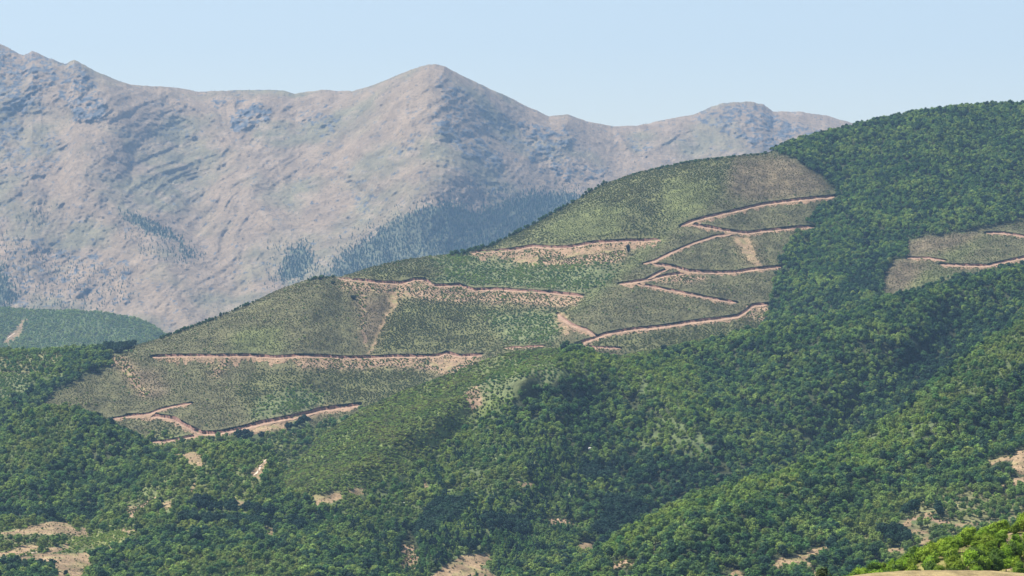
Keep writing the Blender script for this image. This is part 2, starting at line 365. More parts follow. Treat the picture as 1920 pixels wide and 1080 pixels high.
# near brushy shoulder
L7 = Layer('near', [(1380,1240),(1500,1145),(1590,1108),(1640,1088),(1690,1074),(1740,1048),(1780,1034),(1850,1012),(1920,985),(2100,920),(2400,860)], [(1380,1260),(2400,1260)],
  [(1380,400),(1700,405),(1920,440),(2400,470)], [(1380,360),(2400,350)], 1400, 2300, 2.5, 90, noise=[('f', 3.0, 14, 1)], crest=5, tau=12, vj=2)
L8 = Layer('near_grass', [(1400,1180),(1520,1105),(1590,1080),(1640,1074),(1700,1070),(1780,1069),(1860,1070),(1920,1075),(2050,1090),(2300,1130)], [(1400,1300),(2400,1300)],
  [(1400,250),(2400,260)], [(1400,225),(2400,225)], 1420, 2290, 3.0, 40, noise=[('f', 1.0, 8, 1)], crest=3, tau=12, vj=1)

# ------------------------------------------------------------------ zones: (layer, polygon, class)
# class: ground colour, then lists of (kind, cell m, height lo, hi, tint, tint2, keep)
G_forest = C(.050, .062, .026); G_dry = C(.225, .175, .115); G_bare = C(.29, .205, .118); G_green = C(.10, .13, .05)
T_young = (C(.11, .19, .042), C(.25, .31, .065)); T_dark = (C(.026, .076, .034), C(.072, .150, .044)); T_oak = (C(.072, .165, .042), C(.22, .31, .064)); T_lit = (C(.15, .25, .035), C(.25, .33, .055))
T_scrub = (C(.085, .130, .038), C(.165, .180, .058)); T_blue = (C(.028, .085, .050), C(.055, .12, .060)); T_grey = (C(.14, .125, .07), C(.20, .175, .09))
T_navy = (C(.012, .042, .026), C(.030, .075, .036))  # dark clumps, and canopy shadow put into the tree colour
T_near = (C(.15, .27, .016), C(.26, .37, .028)); T_neard = (C(.06, .13, .016), C(.11, .19, .022))
CLS = {
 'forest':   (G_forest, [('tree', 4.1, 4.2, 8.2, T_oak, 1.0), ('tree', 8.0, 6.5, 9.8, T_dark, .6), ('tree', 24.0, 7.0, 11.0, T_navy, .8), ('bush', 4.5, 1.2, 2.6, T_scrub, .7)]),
 'darkwood': (G_forest * .8, [('tree', 4.3, 5.0, 9.0, T_dark, .9), ('tree', 12.0, 7.0, 11.0, T_navy, .8), ('tree', 11.0, 7.0, 10.0, T_oak, .7), ('bush', 4.5, 1.2, 2.6, T_scrub, .7)]),  # darker wood; along gullies and folds the shade is put into its colours
 'litwood':  (G_green, [('tree', 3.9, 3.4, 6.2, T_lit, .95), ('tree', 9.0, 6.0, 9.0, T_oak, .6)]),  # lighter wood; on crests the sunlight is put into its tint
 'young':    (G_green, [('tree', 3.8, 3.2, 5.8, T_young, 1.0), ('tree', 9.0, 6.0, 9.5, T_oak, .6), ('bush', 4.5, 1.2, 2.6, T_lit, .7)]),
 'valleymix': (C(.14, .16, .06), [('tree', 5.0, 3.2, 6.5, T_young, .8), ('tree', 9.0, 5.0, 9.5, T_oak, .75), ('bush', 2.8, 1.2, 2.8, T_lit, .7)]),
 'sprout':   (C(.13, .165, .05), [('bush', 2.3, 1.4, 2.8, (C(.17, .27, .055), C(.27, .34, .07)), .95), ('bush', 3.4, 1.8, 3.6, T_scrub, .7)]),
 'slender':  (G_green, [('slim', 4.0, 4.5, 8.5, T_oak, .9), ('tree', 5.2, 4.0, 7.2, T_oak, .9), ('slim', 8.0, 7.0, 11.0, T_navy, .7), ('bush', 4.0, 1.2, 2.6, T_lit, .7)]),
 'scrub':    (C(.112, .115, .045), [('bush', 2.3, 1.0, 2.2, T_scrub, .85)]),
 'scrubdark':(C(.13, .15, .065), [('bush', 2.8, 1.4, 3.0, T_oak, .85)]),
 'cleared':  (C(.112, .108, .050), [('bush', 2.3, .6, 1.5, T_scrub, .6), ('bush', 2.8, .5, 1.3, T_grey, .7), ('bush', 14, 1.5, 2.6, T_oak, .5)]),
 'clearlit': (C(.115, .128, .046), [('bush', 2.3, .7, 1.5, (C(.115, .165, .042), C(.185, .205, .058)), .7), ('bush', 3.5, .7, 1.4, T_scrub, .7)]),
 'clearred': (C(.140, .112, .066), [('bush', 2.6, .6, 1.4, T_grey, .7), ('bush', 3.0, .6, 1.5, T_scrub, .45)]),
 'bare':     (G_bare, [('bush', 4.5, .5, 1.8, T_scrub, .4), ('bush', 3.0, .3, .8, T_grey, .4)]),
 'spoil':    (C(.30, .205, .13), [('bush', 2.7, .9, 2.2, T_scrub, .75), ('bush', 5.0, 1.4, 2.8, T_oak, .6)]),
 'mixed':    (C(.17, .17, .075), [('tree', 5.0, 3.0, 7.0, T_oak, .95), ('bush', 3.0, 1.2, 2.4, T_scrub, .5)]),
 'hedge':    (G_green, [('tree', 3.6, 6.5, 10.0, T_navy, 1.0)]),  # dark rows and clumps; in folds the navy tint paints the shade
 'lawn':     (C(.19, .21, .07), [('bush', 2.4, .9, 2.4, T_lit, .8)]),
 'conifer':  (C(.12, .13, .08), [('conifer', 7.5, 7.0, 14.0, T_blue, .95)]),
 'conspread':(None, [('conifer', 10.0, 4.0, 11.0, T_blue, .42)]),
 'mountain': (None, [('conifer', 20.0, 2.5, 6.0, T_blue, .22)]),
 'leftfar':  (C(.09, .12, .045), [('tree', 6.0, 4.0, 8.0, (C(.17, .27, .07), C(.30, .38, .10)), 1.0)]),
 'nearbush': (C(.22, .20, .07), [('nearbush', 2.1, 1.7, 3.0, T_near, .86), ('nearbush', 4.2, 2.2, 3.4, T_neard, .5)]),
 'neargrass':(C(.30, .235, .115), []),
 'nearpath': (C(.34, .25, .16), [('nearbush', 4.0, 1.0, 1.6, T_near, .2)]),
}
Z = {
 'far': [('*', 'mountain'), ([(560,560),(640,450),(740,390),(860,350),(1100,340),(1110,390),(860,520),(620,570)], 'conspread'), ([(500,540),(500,455),(580,445),(610,500),(580,540)], 'conspread'), ([(210,395),(280,400),(390,480),(370,505),(280,490),(240,450)], 'conspread'),
   ([(520,528),(540,470),(575,460),(590,490),(560,525)], 'conifer'), ([(505,470),(525,455),(545,480),(520,490)], 'conspread'),
   ([(600,545),(640,480),(700,440),(760,410),(830,380),(870,385),(900,400),(930,375),(1000,355),(1070,360),(1100,380),(1000,460),(860,510),(620,560)], 'conifer'),
   ([(840,375),(900,350),(960,345),(1060,345),(1090,360),(990,365),(930,385)], 'conspread'),
   ([(700,440),(760,405),(830,380),(800,440),(740,460)], 'conifer'),
   ([(220,400),(260,405),(330,440),(360,480),(375,490),(330,475),(290,465),(270,430)], 'conifer'), ([(260,430),(330,450),(350,485),(270,480)], 'conspread'),
   ([(30,400),(60,390),(90,380),(120,390),(110,410),(60,430),(35,430)], 'conspread'), ([(-400,420),(0,440),(60,450),(120,470),(150,500),(140,570),(90,580),(0,575),(-400,600)], 'conspread'),
   ([(0,530),(60,510),(130,520),(140,570),(0,580)], 'conspread'), ([(60,500),(240,500),(250,560),(200,580),(60,580)], 'conspread'), ([(-400,500),(0,490),(30,560),(0,580),(-400,600)], 'conifer')],
 'left_far': [('*', 'leftfar'), ([(6,642),(18,626),(30,618),(40,600),(48,600),(40,626),(28,634),(14,645)], 'bare')],
 'logged': [('*', 'cleared'),
   # forest of the right half
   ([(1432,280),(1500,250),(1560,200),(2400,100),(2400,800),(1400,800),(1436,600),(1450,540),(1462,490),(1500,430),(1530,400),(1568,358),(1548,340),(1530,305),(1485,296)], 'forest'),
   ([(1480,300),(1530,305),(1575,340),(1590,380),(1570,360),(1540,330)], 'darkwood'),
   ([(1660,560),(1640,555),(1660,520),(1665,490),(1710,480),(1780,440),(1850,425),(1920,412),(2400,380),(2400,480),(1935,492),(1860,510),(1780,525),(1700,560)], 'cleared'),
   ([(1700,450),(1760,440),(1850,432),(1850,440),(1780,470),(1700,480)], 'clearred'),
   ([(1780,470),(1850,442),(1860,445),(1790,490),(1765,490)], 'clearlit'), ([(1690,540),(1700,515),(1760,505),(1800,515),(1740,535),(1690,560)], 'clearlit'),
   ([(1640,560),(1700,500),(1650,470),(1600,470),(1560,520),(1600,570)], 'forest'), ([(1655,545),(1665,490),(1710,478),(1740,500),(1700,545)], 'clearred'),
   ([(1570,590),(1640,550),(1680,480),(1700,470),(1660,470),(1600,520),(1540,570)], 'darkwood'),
   # upper slope, green
   ([(1360,285),(1130,340),(1000,415),(880,472),(1060,462),(1230,448),(1290,408),(1370,360),(1380,310)], 'scrub'),
   ([(1250,330),(1360,345),(1320,395),(1280,415),(1200,495),(1160,525),(1070,600),(1040,595),(1120,540),(1190,480),(1260,420),(1230,380)], 'clearlit'),
   ([(1370,300),(1480,294),(1530,325),(1560,352),(1500,368),(1400,378),(1360,360)], 'clearred'),
   ([(1000,440),(1090,380),(1180,380),(1160,440),(1040,452)], 'clearlit'),
   ([(1020,470),(1190,455),(1150,500),(1040,500),(940,480),(900,477)], 'spoil'), ([(960,480),(1010,480),(1000,510),(985,512)], 'bare'),
   ([(800,482),(870,480),(950,492),(1040,500),(1160,490),(1140,530),(1100,550),(980,542),(890,540),(820,530),(790,520)], 'scrubdark'),
   ([(650,518),(800,484),(830,500),(820,530),(700,526)], 'scrub'),
   ([(640,530),(1090,558),(1080,575),(1040,575),(960,565),(880,575),(800,560),(640,540)], 'spoil'),
   ([(740,560),(900,565),(1060,580),(1050,620),(1000,650),(910,660),(700,664),(720,610)], 'scrub'), ([(900,590),(1060,585),(1040,640),(960,645)], 'scrubdark'),
   ([(480,560),(640,540),(665,580),(690,660),(540,664),(520,620)], 'cleared'), ([(440,620),(520,610),(540,660),(430,664)], 'clearlit'),
   ([(660,555),(735,560),(715,620),(690,640),(680,600)], 'clearred'),
   ([(728,548),(750,548),(742,566),(720,610),(696,663),(690,663),(712,608),(732,575)], 'bare'),
   ([(676,545),(684,545),(683,600),(690,650),(684,650),(677,600)], 'spoil'),
   ([(560,676),(900,672),(880,690),(840,702),(800,692),(730,685),(640,690),(570,690)], 'spoil'), ([(800,676),(880,674),(835,700)], 'bare'),
   ([(480,700),(600,690),(800,695),(790,740),(700,765),(560,770),(480,790),(440,740)], 'scrub'),
   ([(480,750),(560,725),(620,740),(600,765),(520,782),(470,795)], 'scrubdark'),
   ([(180,660),(285,660),(285,680),(420,690),(380,740),(300,765),(200,780),(80,750),(120,720),(205,690)], 'cleared'), ([(240,690),(300,690),(320,740),(270,750)], 'clearred'), ([(205,665),(235,670),(250,700),(280,740),(268,745),(232,700),(205,680)],'spoil'),
   ([(400,690),(420,675),(430,675),(412,705),(400,712)], 'spoil'),
   ([(445,800),(520,788),(600,772),(590,785),(550,800),(530,805),(480,812)], 'bare'), ([(590,762),(650,764),(600,776)], 'bare'),
   ([(300,790),(350,812),(340,815),(280,820)], 'scrub'),
   ([(1040,470),(1190,458),(1170,470),(1060,482)], 'bare'), ([(250,820),(560,815),(620,790),(700,770),(900,700),(1000,720),(1000,1000),(200,1000)], 'valleymix'), ([(325,850),(370,850),(380,868),(360,872),(330,860)], 'bare'), ([(440,815),(490,812),(490,828),(450,828)], 'hedge'), ([(540,795),(580,782),(575,800),(540,812)], 'hedge'),
   # far side on the left
   ([(-420,600),(0,640),(190,650),(205,668),(160,700),(90,740),(0,800),(-420,900)], 'litwood'), ([(-420,640),(0,665),(120,660),(150,680),(60,700),(-420,740)], 'mixed'), ([(120,670),(190,655),(200,690),(150,705),(110,695)], 'forest'), ([(-420,790),(0,748),(60,727),(110,710),(185,692),(205,660),(210,690),(150,710),(97,742),(87,754),(60,775),(0,820),(-420,900)], 'forest'), ([(-420,770),(0,735),(60,722),(110,706),(185,690),(150,702),(60,735),(0,760),(-420,800)], 'litwood'), ([(-420,700),(60,700),(40,750),(-420,800)], 'scrubdark'),
   ([(190,650),(250,648),(235,662),(205,664)], 'hedge'),
   ([(1400,575),(1440,575),(1435,600),(1400,600)], 'spoil'), ([(1375,444),(1405,446),(1412,470),(1428,500),(1418,500),(1390,470)], 'bare'),
   ([(1040,585),(1060,590),(1070,620),(1060,630),(1050,615)], 'bare'), ([(1240,518),(1330,520),(1300,530),(1240,528)], 'spoil'),
   ([(950,655),(1440,600),(1440,680),(950,700)], 'scrub'), ([(1060,655),(1165,655),(1160,668),(1090,668)], 'clearred'),
   ],
 'middle': [('*', 'forest'),
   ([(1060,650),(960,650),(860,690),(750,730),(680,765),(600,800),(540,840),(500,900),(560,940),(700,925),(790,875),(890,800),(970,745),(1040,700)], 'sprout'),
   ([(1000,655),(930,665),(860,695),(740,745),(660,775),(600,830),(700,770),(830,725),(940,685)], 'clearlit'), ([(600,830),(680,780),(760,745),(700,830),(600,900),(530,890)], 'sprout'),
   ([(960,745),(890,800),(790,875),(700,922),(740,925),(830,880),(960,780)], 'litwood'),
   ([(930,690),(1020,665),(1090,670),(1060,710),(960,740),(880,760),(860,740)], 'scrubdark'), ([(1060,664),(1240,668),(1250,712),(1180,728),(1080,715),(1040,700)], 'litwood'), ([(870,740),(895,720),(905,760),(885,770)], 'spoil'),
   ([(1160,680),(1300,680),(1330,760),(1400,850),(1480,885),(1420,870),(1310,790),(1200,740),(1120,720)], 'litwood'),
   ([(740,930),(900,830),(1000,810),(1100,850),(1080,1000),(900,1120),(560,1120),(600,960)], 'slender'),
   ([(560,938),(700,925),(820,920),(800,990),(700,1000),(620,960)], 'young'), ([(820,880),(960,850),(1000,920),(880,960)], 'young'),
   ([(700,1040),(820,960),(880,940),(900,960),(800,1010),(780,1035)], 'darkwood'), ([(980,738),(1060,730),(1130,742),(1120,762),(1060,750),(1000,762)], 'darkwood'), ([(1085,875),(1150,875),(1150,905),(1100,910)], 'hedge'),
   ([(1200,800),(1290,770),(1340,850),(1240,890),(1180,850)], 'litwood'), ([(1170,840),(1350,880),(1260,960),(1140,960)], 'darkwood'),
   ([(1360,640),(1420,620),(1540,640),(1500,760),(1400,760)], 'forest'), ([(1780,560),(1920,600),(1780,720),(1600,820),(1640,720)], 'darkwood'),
   ([(1100,660),(1300,636),(1430,612),(1430,622),(1280,656),(1160,684)], 'sprout'),
   ([(800,1085),(850,1050),(880,1040),(915,1038),(925,1052),(900,1060),(935,1085)], 'bare'), ([(752,1022),(775,1022),(785,1045),(780,1070),(755,1065)], 'spoil'), ([(670,1075),(720,1060),(760,1066),(740,1080)], 'bare'),
   ([(1070,985),(1115,975),(1120,1000),(1080,1000)], 'mixed'), ([(1080,1018),(1120,1018),(1120,1032),(1085,1030)], 'bare'), ([(965,900),(1000,905),(990,914)], 'bare'), ([(788,903),(806,904),(802,914),(790,912)], 'bare'), ([(1020,972),(1062,972),(1080,982),(1030,984)], 'spoil'), ([(850,1030),(900,1020),(905,1034),(860,1040)], 'hedge'), ([(905,975),(1000,985),(990,1010),(900,1000)], 'hedge'), ([(810,955),(900,940),(880,965),(800,1010),(775,1020),(780,1000)], 'hedge'), ([(1140,940),(1230,960),(1150,1010),(1115,1010)], 'hedge'),  # hedge strips along the fold put its shade into dark tree colour
   ([(585,930),(640,922),(645,935),(590,950)], 'bare'), ([(650,916),(680,915),(680,930),(660,928)], 'bare'), 
   ],
 'right': [('*', 'forest'),
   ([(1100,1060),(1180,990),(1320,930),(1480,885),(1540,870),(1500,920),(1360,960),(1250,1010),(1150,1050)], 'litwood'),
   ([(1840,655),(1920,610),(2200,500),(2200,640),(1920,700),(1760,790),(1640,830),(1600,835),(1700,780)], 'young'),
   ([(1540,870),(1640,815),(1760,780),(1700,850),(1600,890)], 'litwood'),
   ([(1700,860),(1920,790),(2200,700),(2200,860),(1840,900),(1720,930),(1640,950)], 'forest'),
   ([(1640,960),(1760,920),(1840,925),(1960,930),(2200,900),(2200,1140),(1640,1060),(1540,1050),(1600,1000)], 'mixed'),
   ([(1560,985),(1700,930),(1720,960),(1600,1010)], 'young'), ([(1500,1050),(1560,1030),(1640,1040),(1700,1060),(1600,1090)], 'forest'), ([(1690,965),(1760,962),(1765,982),(1700,985)], 'hedge'), ([(1650,1005),(1700,1000),(1700,1025),(1660,1025)], 'hedge'),
   ([(1440,1062),(1455,1050),(1500,1040),(1550,1022),(1562,1024),(1520,1045),(1505,1058),(1470,1062)], 'bare'), ([(1508,1055),(1520,1056),(1535,1076),(1545,1090),(1525,1090)], 'bare'),
   ([(1835,872),(1860,862),(1885,855),(1900,858),(1895,868),(1870,866)], 'bare'), ([(1895,858),(1915,843),(2000,830),(2000,900),(1910,890),(1900,872)], 'bare'), ([(1880,912),(1900,896),(2000,890),(2000,912)], 'bare'),
   ([(1690,972),(1720,965),(1750,960),(1760,972),(1790,978),(1880,982),(1880,986),(1780,986)], 'spoil'), ([(1730,1005),(1745,1005),(1755,1030),(1720,1040)], 'bare'), ([(1660,1028),(1695,1026),(1700,1040),(1670,1036)], 'bare'), ([(1700,975),(1712,975),(1710,988),(1690,992)], 'bare'), ([(1705,996),(1745,996),(1745,1000),(1705,1001)], 'bare'), ([(1730,962),(1748,958),(1748,966),(1730,968)], 'bare'),
   ([(1220,1030),(1236,1020),(1232,1055),(1222,1060)], 'spoil'), ([(1130,1055),(1180,1050),(1195,1062),(1150,1065)], 'spoil'), ([(1340,1085),(1380,1070),(1395,1085)], 'bare'),
   ],
 'left_dome': [('*', 'forest'), ([(30,780),(90,760),(160,775),(120,860),(60,900),(0,880)], 'young'), ([(-400,960),(60,960),(200,940),(300,930),(300,1060),(-400,1060)], 'darkwood')],
 'valley': [('*', 'valleymix'),
   ([(-400,975),(0,1000),(70,985),(100,970),(125,975),(140,995),(165,990),(165,1004),(100,1012),(0,1020),(-400,1020)], 'bare'), ([(-400,1010),(60,1003),(140,1002),(140,1012),(60,1022),(0,1028),(-400,1028)], 'mixed'),
   ([(-400,1070),(0,1035),(60,1022),(80,1026),(40,1042),(0,1048),(-400,1090)], 'bare'), ([(30,1050),(80,1035),(130,1018),(135,1030),(90,1040),(170,1035),(172,1050),(155,1085),(105,1085),(95,1055)], 'bare'),
   ([(120,1010),(240,995),(255,1010),(200,1025),(130,1030)], 'lawn'), ([(225,994),(262,990),(260,1000),(235,1002)], 'bare'), ([(195,1026),(235,1020),(210,1032)], 'bare'), ([(-400,1050),(100,1052),(100,1140),(-400,1140)], 'darkwood'),
   ([(250,1005),(520,1000),(760,1040),(760,1140),(180,1140),(170,1050)], 'forest'), ([(300,1050),(560,1040),(620,1140),(280,1140)], 'young'),
   ([(340,958),(520,960),(520,975),(340,980)], 'darkwood'), ([(370,940),(400,950),(600,975),(560,1000),(380,990),(300,975)], 'hedge'), ([(360,965),(520,972),(520,980),(360,978)], 'litwood'), ([(260,975),(340,955),(400,962),(320,985)], 'litwood'),
   ([(230,950),(260,945),(300,930),(270,960),(240,975)], 'spoil'), ([(300,942),(322,936),(322,956),(305,955)], 'bare'), ([(438,935),(455,935),(465,950),(445,950)], 'bare'), ([(512,955),(552,962),(550,978),(525,976)], 'bare'), ([(500,985),(515,990),(512,1010),(502,1005)], 'bare'), ([(360,905),(368,905),(362,940),(356,940)], 'spoil'),
   ([(325,850),(370,850),(382,868),(376,878),(345,866)], 'bare'), ([(583,932),(640,922),(650,935),(592,952)], 'bare'), ([(560,930),(590,950),(575,975),(540,960),(545,935)], 'hedge'),
   ([(470,895),(484,878),(496,862),(502,864),(494,884),(488,898)], 'bare'),
   ],
 'near': [('*', 'nearbush'), ([(1880,1012),(1920,1000),(2000,990),(2000,1022),(1930,1026),(1890,1028)], 'nearpath'), ([(1875,992),(1905,985),(1930,985),(1895,1003)], 'nearpath'), ([(1820,1022),(1830,1022),(1828,1030),(1815,1030)], 'nearpath'), ([(1890,1058),(1990,1050),(1990,1066),(1890,1068)], 'nearpath')],
 'near_grass': [('*', 'neargrass')],
}
CN = list(CLS)
SOFT = ['scrub', 'scrubdark', 'cleared', 'clearlit', 'clearred', 'sprout']
def classify(layer, u, v, P, jit=5.0):
    j1 = jit * (fbm(P[..., 0] / 14.0, P[..., 1] / 14.0, 0.3, o=3) * 2.2)
    j2 = jit * (fbm(P[..., 0] / 14.0 + 50, P[..., 1] / 14.0, 0.9, o=3) * 1.6)
    uu, vv = u + j1, v + j2
    out = np.zeros(np.shape(u), int)
    for poly, c in Z[layer]:
        if isinstance(poly, str): out[...] = CN.index(c); continue
        m = inpoly(uu, vv, poly); out[m] = CN.index(c)
    return out
JIT = {'far': 15.0, 'near': 3.0}
def colfn(layer):
    jit = JIT.get(layer, 5.0)
    def f(u, v, P):
        cl = classify(layer, u, v, P, jit)
        col = np.zeros(u.shape + (3,))
        tab = np.array([CLS[c][0] if CLS[c][0] is not None else (0, 0, 0) for c in CN])
        col = tab[cl]
        if layer == 'far':
            x, y, z = P[..., 0], P[..., 1], P[..., 2]
            base = mix(C(.27, .20, .128), C(.205, .18, .105), sstep(-.15, .35, fbm(x / 260, y / 400, z / 260)))
            base = mix(base, C(.32, .245, .17), sstep(.05, .4, fbm(x / 60 + 9, y / 150, z / 40)) * .6)
            # scree and rock: masked outcrops
            rk = np.zeros(u.shape)
            rk = rockmask(u, v, x, z)
            st = fbm(x / 26, y / 60, z / 18, o=4)
            st2 = fbm(x / 11, y / 26, z / 8 + 4, o=3)
            rock = np.clip(sstep(.30, .50, rk * .66 + st * .8 + st2 * .6 + .03), 0, 1)
            col2 = mix(base, mix(C(.06, .075, .095), C(.16, .165, .17), sstep(-.3, .3, fbm(x / 15, y / 30, z / 12))), rock)
            m = np.array([CLS[c][0] is None for c in CN])[cl]
            col = np.where(m[..., None], col2, col)
        else:
            bare = np.isin(cl, [CN.index('bare'), CN.index('spoil'), CN.index('lawn')])
            gr = sstep(-.05, .35, fbm(P[..., 0] / 12, P[..., 1] / 12, 6.1, o=4)) * .75
            col = np.where(bare[..., None], mix(col, C(.22, .20, .085), gr), col)
            soft = np.isin(cl, [CN.index(k) for k in SOFT])
            bl = col.copy()
            for _ in range(3):
                for ax in (0, 1):
                    bl = (np.roll(bl, 4, ax) + np.roll(bl, -4, ax) + np.roll(bl, 2, ax) + np.roll(bl, -2, ax) + bl) / 5
            col = np.where(soft[..., None], bl, col)
            n = fbm(P[..., 0] / 30, P[..., 1] / 30, P[..., 2] / 30, o=4)
            col = col * (1 + .35 * n[..., None])
        return np.clip(col, 0.005, 0.9)
    return f
OB = {'far': ('mountain', M_far, 'high bare tan mountain with grey rock outcrops'), 'left_far': ('hill', M_hill, 'low green hill'), 'logged': ('hill', M_hill, None), 'middle': ('hill', M_hill, None), 'right': ('hill', M_hill, None),
      'left_dome': ('hill', M_hill, None), 'valley': ('valley_floor', M_hill, None), 'near': ('hill', M_hill, None), 'near_grass': ('meadow', M_hill, None)}
for k, Ly in LAYERS.items():
    nm, mt, lb = OB[k]
    Ly.build(nm, colfn(k), mt, None, back=0.30 if k == 'valley' else 0.42, front=1.2 if k in ('near', 'near_grass') else 0.6)
# ground sheet
gx, gy = np.meshgrid(np.linspace(-7000, 7000, 90), np.linspace(-1500, 13500, 90))
gz = -262 + 0 * gx
idx = np.arange(gx.size).reshape(gx.shape)
F = np.stack([idx[:-1, :-1], idx[:-1, 1:], idx[1:, 1:], idx[1:, :-1]], -1).reshape(-1, 4)
gc = mix(C(.10, .12, .05), C(.22, .19, .11), sstep(-.2, .3, fbm(gx / 400, gy / 400)))
g = mesh_obj('ground', np.stack([gx, gy, gz], -1).reshape(-1, 3), F, [M_far], gc.reshape(-1, 3)); tag(g, kind='structure')

# ------------------------------------------------------------------ roads as ribbons on the benches cut above
def ribbon(layer, pts, w, hb, sp, name='dirt_road', mats=None, seed=0):
    w = w * .8; hb = hb * .85
    Ly = LAYERS[layer]
    L = np.array(pts, float); seg = np.hypot(*np.diff(L, axis=0).T); cum = np.concatenate([[0], np.cumsum(seg)])
    n = max(4, int(cum[-1] / 2.0)); t = np.linspace(0, cum[-1], n)
    u = np.interp(t, cum, L[:, 0]); v = np.interp(t, cum, L[:, 1])
    ker = np.ones(5) / 5; us = np.convolve(np.pad(u, 2, 'edge'), ker, 'valid'); vs = np.convolve(np.pad(v, 2, 'edge'), ker, 'valid')
    u, v = us, vs + .5 * perlin(t / 9.0, seed + .5)
    du, dv = np.gradient(u), np.gradient(v); l = np.hypot(du, dv) + 1e-9
    nu, nv = dv / l, -du / l; sgn = np.where(nv > 0, -1, 1); nu *= sgn; nv *= sgn
    ends = np.clip(np.minimum(t, cum[-1] - t) / 14.0, 0.15, 1)
    nb = np.clip(1 + .9 * perlin(t / 12.0, seed + 7.5) + .4 * perlin(t / 4.0, seed + 2.5), .12, 2) * ends; nw = (1 + .4 * perlin(t / 16.0, seed + 3.5) + .25 * perlin(t / 4.0, seed + 8.5)) * np.clip(ends + .3, 0, 1); ns = np.clip(1 + 1.5 * perlin(t / 7.0, seed + 11.5), .15, 2.4) * ends
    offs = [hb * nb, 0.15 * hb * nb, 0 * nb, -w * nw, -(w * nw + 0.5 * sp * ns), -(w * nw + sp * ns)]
    Yt = Ly.at(u + nu * offs[0], v + nv * offs[0])
    rows = []
    for k, d in enumerate(offs):
        uu, vv = u + nu * d, v + nv * d
        Ys = Ly.at(uu, vv)
        if k == 0: Y = Ys - .2
        elif k == 1: Y = Yt - .7 + .25 * perlin(t / 3.0, k)
        elif k == 2: Y = Yt - 1.0
        elif k == 3: Y = Ys - .9
        elif k == 4: Y = Ys - .8
        else: Y = Ys + .2
        rows.append(world_pt(uu, vv, Y))
    A = np.stack(rows); R, Cn = A.shape[:2]; idx = np.arange(R * Cn).reshape(R, Cn)
    F = np.stack([idx[:-1, :-1], idx[:-1, 1:], idx[1:, 1:], idx[1:, :-1]], -1)
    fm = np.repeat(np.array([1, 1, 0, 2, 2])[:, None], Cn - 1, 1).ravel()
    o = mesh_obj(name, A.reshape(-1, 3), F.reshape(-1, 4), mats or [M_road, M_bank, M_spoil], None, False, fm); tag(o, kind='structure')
    return o
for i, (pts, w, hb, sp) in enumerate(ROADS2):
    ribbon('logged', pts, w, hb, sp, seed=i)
ribbon('left_far', [(12,636),(24,625),(34,618),(42,604)], 2.2, .5, 1, 'dirt_track', [M_track, M_track, M_spoil], 31)
ribbon('valley', [(534,910),(553,916),(575,926)], 3.0, 3.4, 1, 'dirt_track', [M_track, M_bank, M_spoil], 32)
ribbon('valley', [(472,893),(484,882),(490,868),(500,860)], 3.4, .6, 1, 'dirt_track', [M_track, M_track, M_spoil], 33)
ribbon('valley', [(-60,1052),(0,1046),(40,1040),(90,1030)], 1.6, .6, 1, 'dirt_track', [M_track, M_track, M_spoil], 34)

# ------------------------------------------------------------------ plants: prototypes
def ico(sub=1):
    import bmesh
    bm = bmesh.new(); bmesh.ops.create_icosphere(bm, subdivisions=sub, radius=1.0)
    V = np.array([v.co[:] for v in bm.verts]); F = np.array([[v.index for v in f.verts] for f in bm.faces]); bm.free()
    return V, F
ICO1 = ico(1); ICO2 = ico(2)
def cone_tube(pts, rad, n=6):
    V = []; F = []
    for k, (p, r) in enumerate(zip(pts, rad)):
        for a in range(n):
            V.append((p[0] + r * math.cos(2 * math.pi * a / n), p[1] + r * math.sin(2 * math.pi * a / n), p[2]))
    for k in range(len(pts) - 1):
        for a in range(n):
            b = (a + 1) % n; i0 = k * n; i1 = i0 + n
            F.append((i0 + a, i0 + b, i1 + b)); F.append((i0 + a, i1 + b, i1 + a))
    return np.array(V), np.array(F)
def crown_mesh(lobes, nleaf, lsize, r, vert=0.35):
    """irregular crown: a twiggy core per lobe, inner shade put into its darker tone, and many leaf clumps (small tris) standing off its surface"""
    V = []; F = []; Cc = []; off = 0
    for (c, rad) in lobes:
        v, f = ICO1; vv = v * (1 + .25 * r.normal(size=(len(v), 1))) * np.array(rad) * .78 + np.array(c)
        V.append(vv); F.append(f + off); off += len(vv); Cc.append(np.full((len(vv), 3), .72))  # shade inside the crown put into the core colour
    w = np.array([np.prod(l[1]) ** .667 for l in lobes]); w /= w.sum()
    cnt = r.multinomial(nleaf, w)
    for (c, rad), n in zip(lobes, cnt):
        d = r.normal(size=(n, 3)); d[:, 2] = np.abs(d[:, 2]) * 1.0 - .35; d /= np.linalg.norm(d, axis=1)[:, None]
        p = np.array(c) + d * np.array(rad) * (.80 + .34 * r.random((n, 1)))
        nn = d + .55 * r.normal(size=(n, 3)) + np.array([0, 0, vert]); nn /= np.linalg.norm(nn, axis=1)[:, None]
        t = np.cross(nn, r.normal(size=(n, 3))); t /= np.linalg.norm(t, axis=1)[:, None]; b = np.cross(nn, t)
        s = lsize * (.6 + .9 * r.random((n, 1)))
        q = [p + t * s, p + b * s * .8 + nn * s * .15, p - t * s * .9, p - b * s * .8 + nn * s * .1]
        vv = np.stack(q, 1).reshape(-1, 3); i = np.arange(n) * 4 + off
        V.append(vv); F.append(np.stack([i, i + 1, i + 2], 1)); F.append(np.stack([i, i + 2, i + 3], 1)); off += 4 * n
        cc = (.75 + .55 * r.random((n, 1)))
        Cc.append(np.repeat(np.repeat(cc, 3, 1), 4, 0))
    return np.concatenate(V), np.concatenate(F), np.concatenate(Cc)
